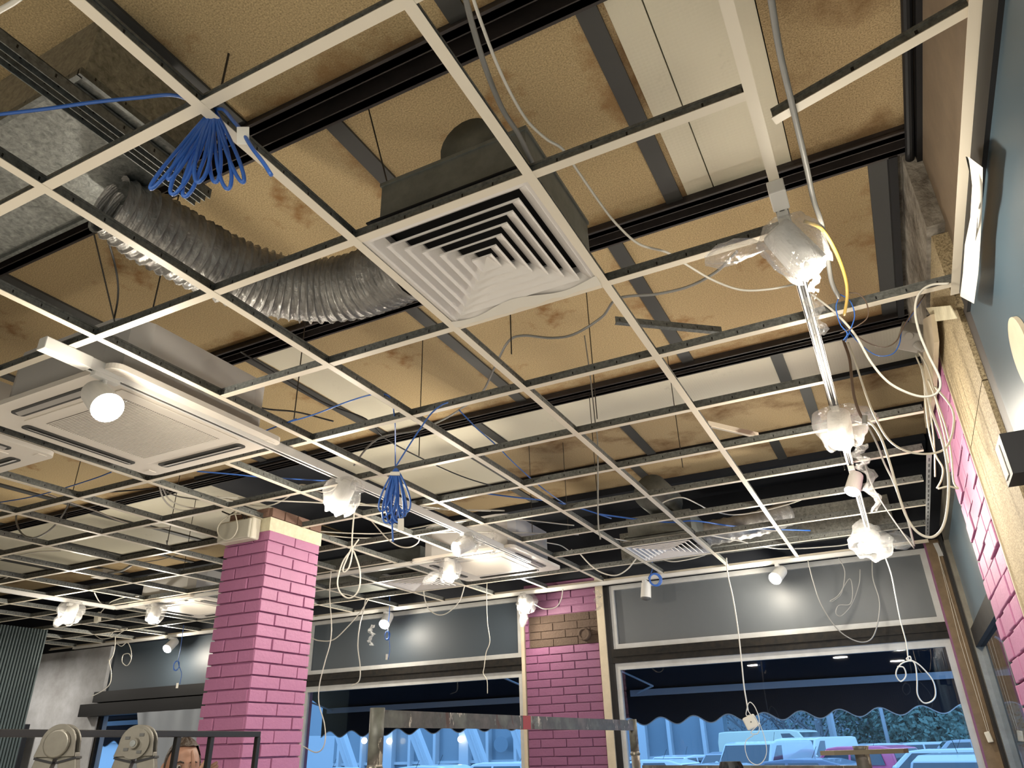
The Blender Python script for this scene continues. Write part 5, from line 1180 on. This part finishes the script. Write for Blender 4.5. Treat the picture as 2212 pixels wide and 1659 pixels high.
car(1690, 0, 17.0, 'tall yellowish white van behind the pale van', (.62, .64, .52), 'van', math.radians(-20), 5.4, 2.0, 2.30)
car(1572, 0, 13.0, 'grey hatchback with a wide rear window, right of the scaffold frame', (.25, .27, .32), 'hatch', math.radians(262), 4.1, 1.75, 1.55)
car(1690, 0, 10.2, 'low blue car in front of the pale van', bl, 'hatch', math.radians(165), 4.2, 1.75, 1.42)
car(1455, 0, 13.5, 'white hatchback just right of the scaffold frame outside', wt, 'hatch', math.radians(250), 4.1, 1.75, 1.47)
car(1490, 0, 10.0, 'low pale car nearest the scaffold frame outside', sv_, 'hatch', math.radians(175), 4.2, 1.75, 1.36)
car(1385, 0, 12.0, 'white car half hidden behind the right leg of the scaffold frame', wt, 'hatch', math.radians(170), 4.1, 1.75, 1.42)
car(1600, 0, 30.0, 'small far white truck behind the grey hatchback', wt, 'van', math.radians(260), 5.5, 2.1, 2.6)
car(1525, 0, 30.0, 'far white car near the lamp posts', wt, 'hatch', math.radians(10), 4.2, 1.8, 1.5)
car(1970, 0, 19.5, 'white estate car behind the large white hatchback', wt, 'suv', math.radians(200), 4.5, 1.8, 1.60)
car(2080, 0, 18.5, 'blue grey car in the back row beside the corner post', sv_, 'suv', math.radians(185), 4.5, 1.8, 1.68)
car(1870, 0, 18.5, 'white car in the back row behind the scaffold post', wt, 'hatch', math.radians(215), 4.2, 1.8, 1.62)
car(905, 0, 11.5, 'white car under the left part of the scaffold beam', wt, 'hatch', math.radians(172), 4.2, 1.78, 1.46)
car(1080, 0, 11.0, 'white car nearest the brick pier in the centre window', wt, 'suv', math.radians(165), 4.2, 1.78, 1.50)
car(840, 0, 9.2, 'dark low car in front of the white one in the centre window', bl, 'hatch', math.radians(175), 4.2, 1.75, 1.38)
car(690, 0, 13.0, 'white car at the foot of the leftmost slanted column', wt, 'hatch', math.radians(165), 4.2, 1.78, 1.42)

# ---- glazed building with slanted white columns
gb = thing('glass_building', 'glazed building across the parking seen through the centre window', 'building', (-26, 47, ZO))
M_bw = mat('building_white', (.52, .56, .60), .6); M_bg = mat('building_glass', (.22, .28, .33), .15)
x0b, x1b = -44, -8.8
MB().box(x0b, x1b, 45.0, 46.0, ZO, 11).build('glazing', M_bg, gb)
MB().box(x0b, x1b, 44.6, 45.0, 3.9, 4.3).box(x0b, x1b, 44.7, 45.0, ZO, .1).box(x0b, x1b, 44.8, 45.0, .75, .92).build('band', M_bw, gb)
xx = x0b
k = 0
while xx < x1b:
    MB().box(xx, xx + (.7 if k % 3 == 0 else .2), 44.5, 45.0, ZO, 11).build('mullion', M_bw, gb); xx += 2.0; k += 1
M_warm = mat('shop_lamp', (1, .9, .7), .5, emit=((1, .92, .75), 6))
for px, py in ((787, 1600), (841, 1601), (995, 1597)):
    p = aY(px, py, 44.2); MB().sphere(p, .20, .20, .20, 12, 8).build('shop_lamp', M_warm, gb)
sg = MB().cyl(aY(1082, 1608, 44.4), aY(1082, 1608, 44.2), .45, n=24).build('round_sign', M_bg, gb)
for (pt, pb) in (((735, 1582), (760, 1659)), ((893, 1578), (925, 1659)), ((1015, 1575), (1045, 1659)), ((1115, 1572), (1140, 1645))):
    a = aY(pt[0] - 14, pt[1] - 40, 34.0); b_ = aY(pb[0], pb[1], 34.0); d_ = (b_ - a); b_ = a + d_ * ((ZO - a.z) / d_.z); a = a - d_ * .6
    tag(MB().bar(a, b_, .5, .4, up=(0, 1, 0)).bar(a + Vector((.07, -.22, 0)), b_ + Vector((.07, -.22, 0)), .08, .06, up=(0, 1, 0)).build('slanted_column', M_bw),
        {735: 'leftmost slanted white column, beside the brick column', 893: 'slanted white column under the left of the scaffold beam', 1015: 'slanted white column right of the middle of the scaffold beam', 1115: 'slanted white column nearest the brick pier'}[pt[0]], 'column', 'slanted white columns outside')
bb = thing('white_building', 'pale low building seen through the left window by the ladder', 'building', (-24, 14, ZO))
MB().box(-36, -13, 14, 16, ZO, 2.0).build('wall', M_bw, bb); MB().box(-36, -13, 13.9, 16.1, 2.0, 3.6).build('parapet', M_bg, bb)

# ---- lamp posts and fence
for i, (px, d_, wr) in enumerate(((1415, 30, .08), (1468, 26, .12), (1512, 26, .12), (1488, 34, .07), (1800, 24, .13), (1806, 22, .10), (1918, 24, .10))):
    p = aD(px, 1600, d_ * 2); vv = Vector((p.x, p.y, ZO))
    tag(MB().tube([vv, vv + UP * 12], wr, 10).build('lamp_post', M_bw, smooth=True),
        'pale lamp post outside, ' + ['thin one nearest the scaffold frame', 'thick one right of the scaffold frame', 'thick one left of the grey hatchback', 'thin one between two thick ones', 'left one of the close pair behind the delivery van', 'right one of the close pair behind the delivery van', 'single one behind the pink car'][i], 'lamp post', 'lamp posts in the parking')
fa, fb = aD(1385, 1600, 72), aD(1500, 1600, 72)
fe = thing('fence', 'wire fence far behind the cars, right of the scaffold frame', 'fence', ((fa.x + fb.x) / 2, (fa.y + fb.y) / 2, ZO))
MB().bar(Vector((fa.x - 8, fa.y - 3, 1.0)), Vector((fb.x, fb.y, 1.6)), .02, 3.6).build('mesh_panel', mat('fence_mesh', (.10, .16, .20), .8), fe)
for k in range(8):
    q_ = Vector((fa.x - 8, fa.y - 3, 0)).lerp(fb, k / 7); MB().box(q_.x - .04, q_.x + .04, q_.y - .04, q_.y + .04, ZO, 3.4).build('post', M_bw, fe)

# ---- trees
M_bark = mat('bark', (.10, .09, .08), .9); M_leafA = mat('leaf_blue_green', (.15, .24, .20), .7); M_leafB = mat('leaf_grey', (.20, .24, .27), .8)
def tree(px, dist, H, R, label, M, seed, dens=1500, bare=False):
    rn = random.Random(seed); dist *= 2; H *= 1.7; R *= 1.9; p = aD(px, 1600, dist); O = Vector((p.x, p.y, ZO)); t = thing('tree', label, 'tree', O, 'trees behind the parking')
    tk = MB().tube([O, O + UP * H * .35, O + UP * H * .8], [.26, .20, .06], 8)
    for k in range(26 if bare else 14):
        a = rn.uniform(0, 6.28); z = H * rn.uniform(.12, .75); e = O + Vector((math.cos(a) * R * .9, math.sin(a) * R * .9, z + H * .22)); s0 = O + UP * z; md = s0.lerp(e, .5) + UP * .2
        tk.tube([s0, md, e], [.10, .06, .02], 5)
        if bare:
            for _ in range(5):
                b0 = s0.lerp(e, rn.uniform(.3, 1)); tk.tube([b0, b0 + Vector((rn.uniform(-1.5, 1.5), rn.uniform(-1.5, 1.5), rn.uniform(.2, 1.9)))], [.035, .012], 4)
    tk.build('trunk', M_bark if not bare else mat('twigs', (.24, .26, .28), .9), t)
    lf = MB()
    for k in range(dens):
        a = rn.uniform(0, 6.28); rr = R * math.sqrt(rn.random()); zz = H * (.10 + .90 * rn.random()); sh_r = math.sqrt(max(.05, 1 - ((zz / H - .5) / .58) ** 2))
        c = O + Vector((math.cos(a) * rr * sh_r, math.sin(a) * rr * sh_r, zz)); sz = rn.uniform(.07, .20) * (1 if not bare else .6)
        u = Vector((rn.uniform(-1, 1), rn.uniform(-1, 1), rn.uniform(-1, 1))).normalized(); v = u.orthogonal().normalized()
        lf.add([c - u * sz, c + v * sz * .6, c + u * sz, c - v * sz * .6], [(0, 1, 2, 3)])
    lf.build('foliage', M, t)
TL = ['leafy tree behind the corner of the parking, nearest the post', 'leafy tree behind the large white hatchback', 'leafy tree behind the estate car', 'leafy tree behind the pink car', 'bare twiggy tree behind the delivery van',
      'bare tree behind the tall yellowish van', 'thin bare tree behind the grey hatchback', 'thin bare tree between the thick lamp posts', 'bare tree far behind the fence', 'leafy tree in the back between pink car and estate car', 'bare tree at far left of the right window']
for i, (px, d_, H_, R_t, M, n_, br) in enumerate(((2120, 26, 7, 3.2, M_leafA, 9500, False), (2040, 28, 8, 3.4, M_leafA, 9500, False), (1965, 30, 8, 3.2, M_leafA, 9500, False), (1880, 31, 8, 3.3, M_leafA, 9000, False), (1775, 27, 7, 2.6, M_leafB, 2200, True),
        (1700, 34, 8, 3.2, M_leafB, 2600, True), (1610, 36, 8, 2.8, M_leafB, 1800, True), (1500, 38, 7, 2.4, M_leafB, 1500, True), (1420, 44, 9, 4, M_leafB, 3000, True), (1925, 38, 9, 4.2, M_leafA, 5000, False), (1350, 44, 9, 4, M_leafB, 2500, True))):
    tree(px, d_, H_, R_t, TL[i], M, 20 + i, n_, br)
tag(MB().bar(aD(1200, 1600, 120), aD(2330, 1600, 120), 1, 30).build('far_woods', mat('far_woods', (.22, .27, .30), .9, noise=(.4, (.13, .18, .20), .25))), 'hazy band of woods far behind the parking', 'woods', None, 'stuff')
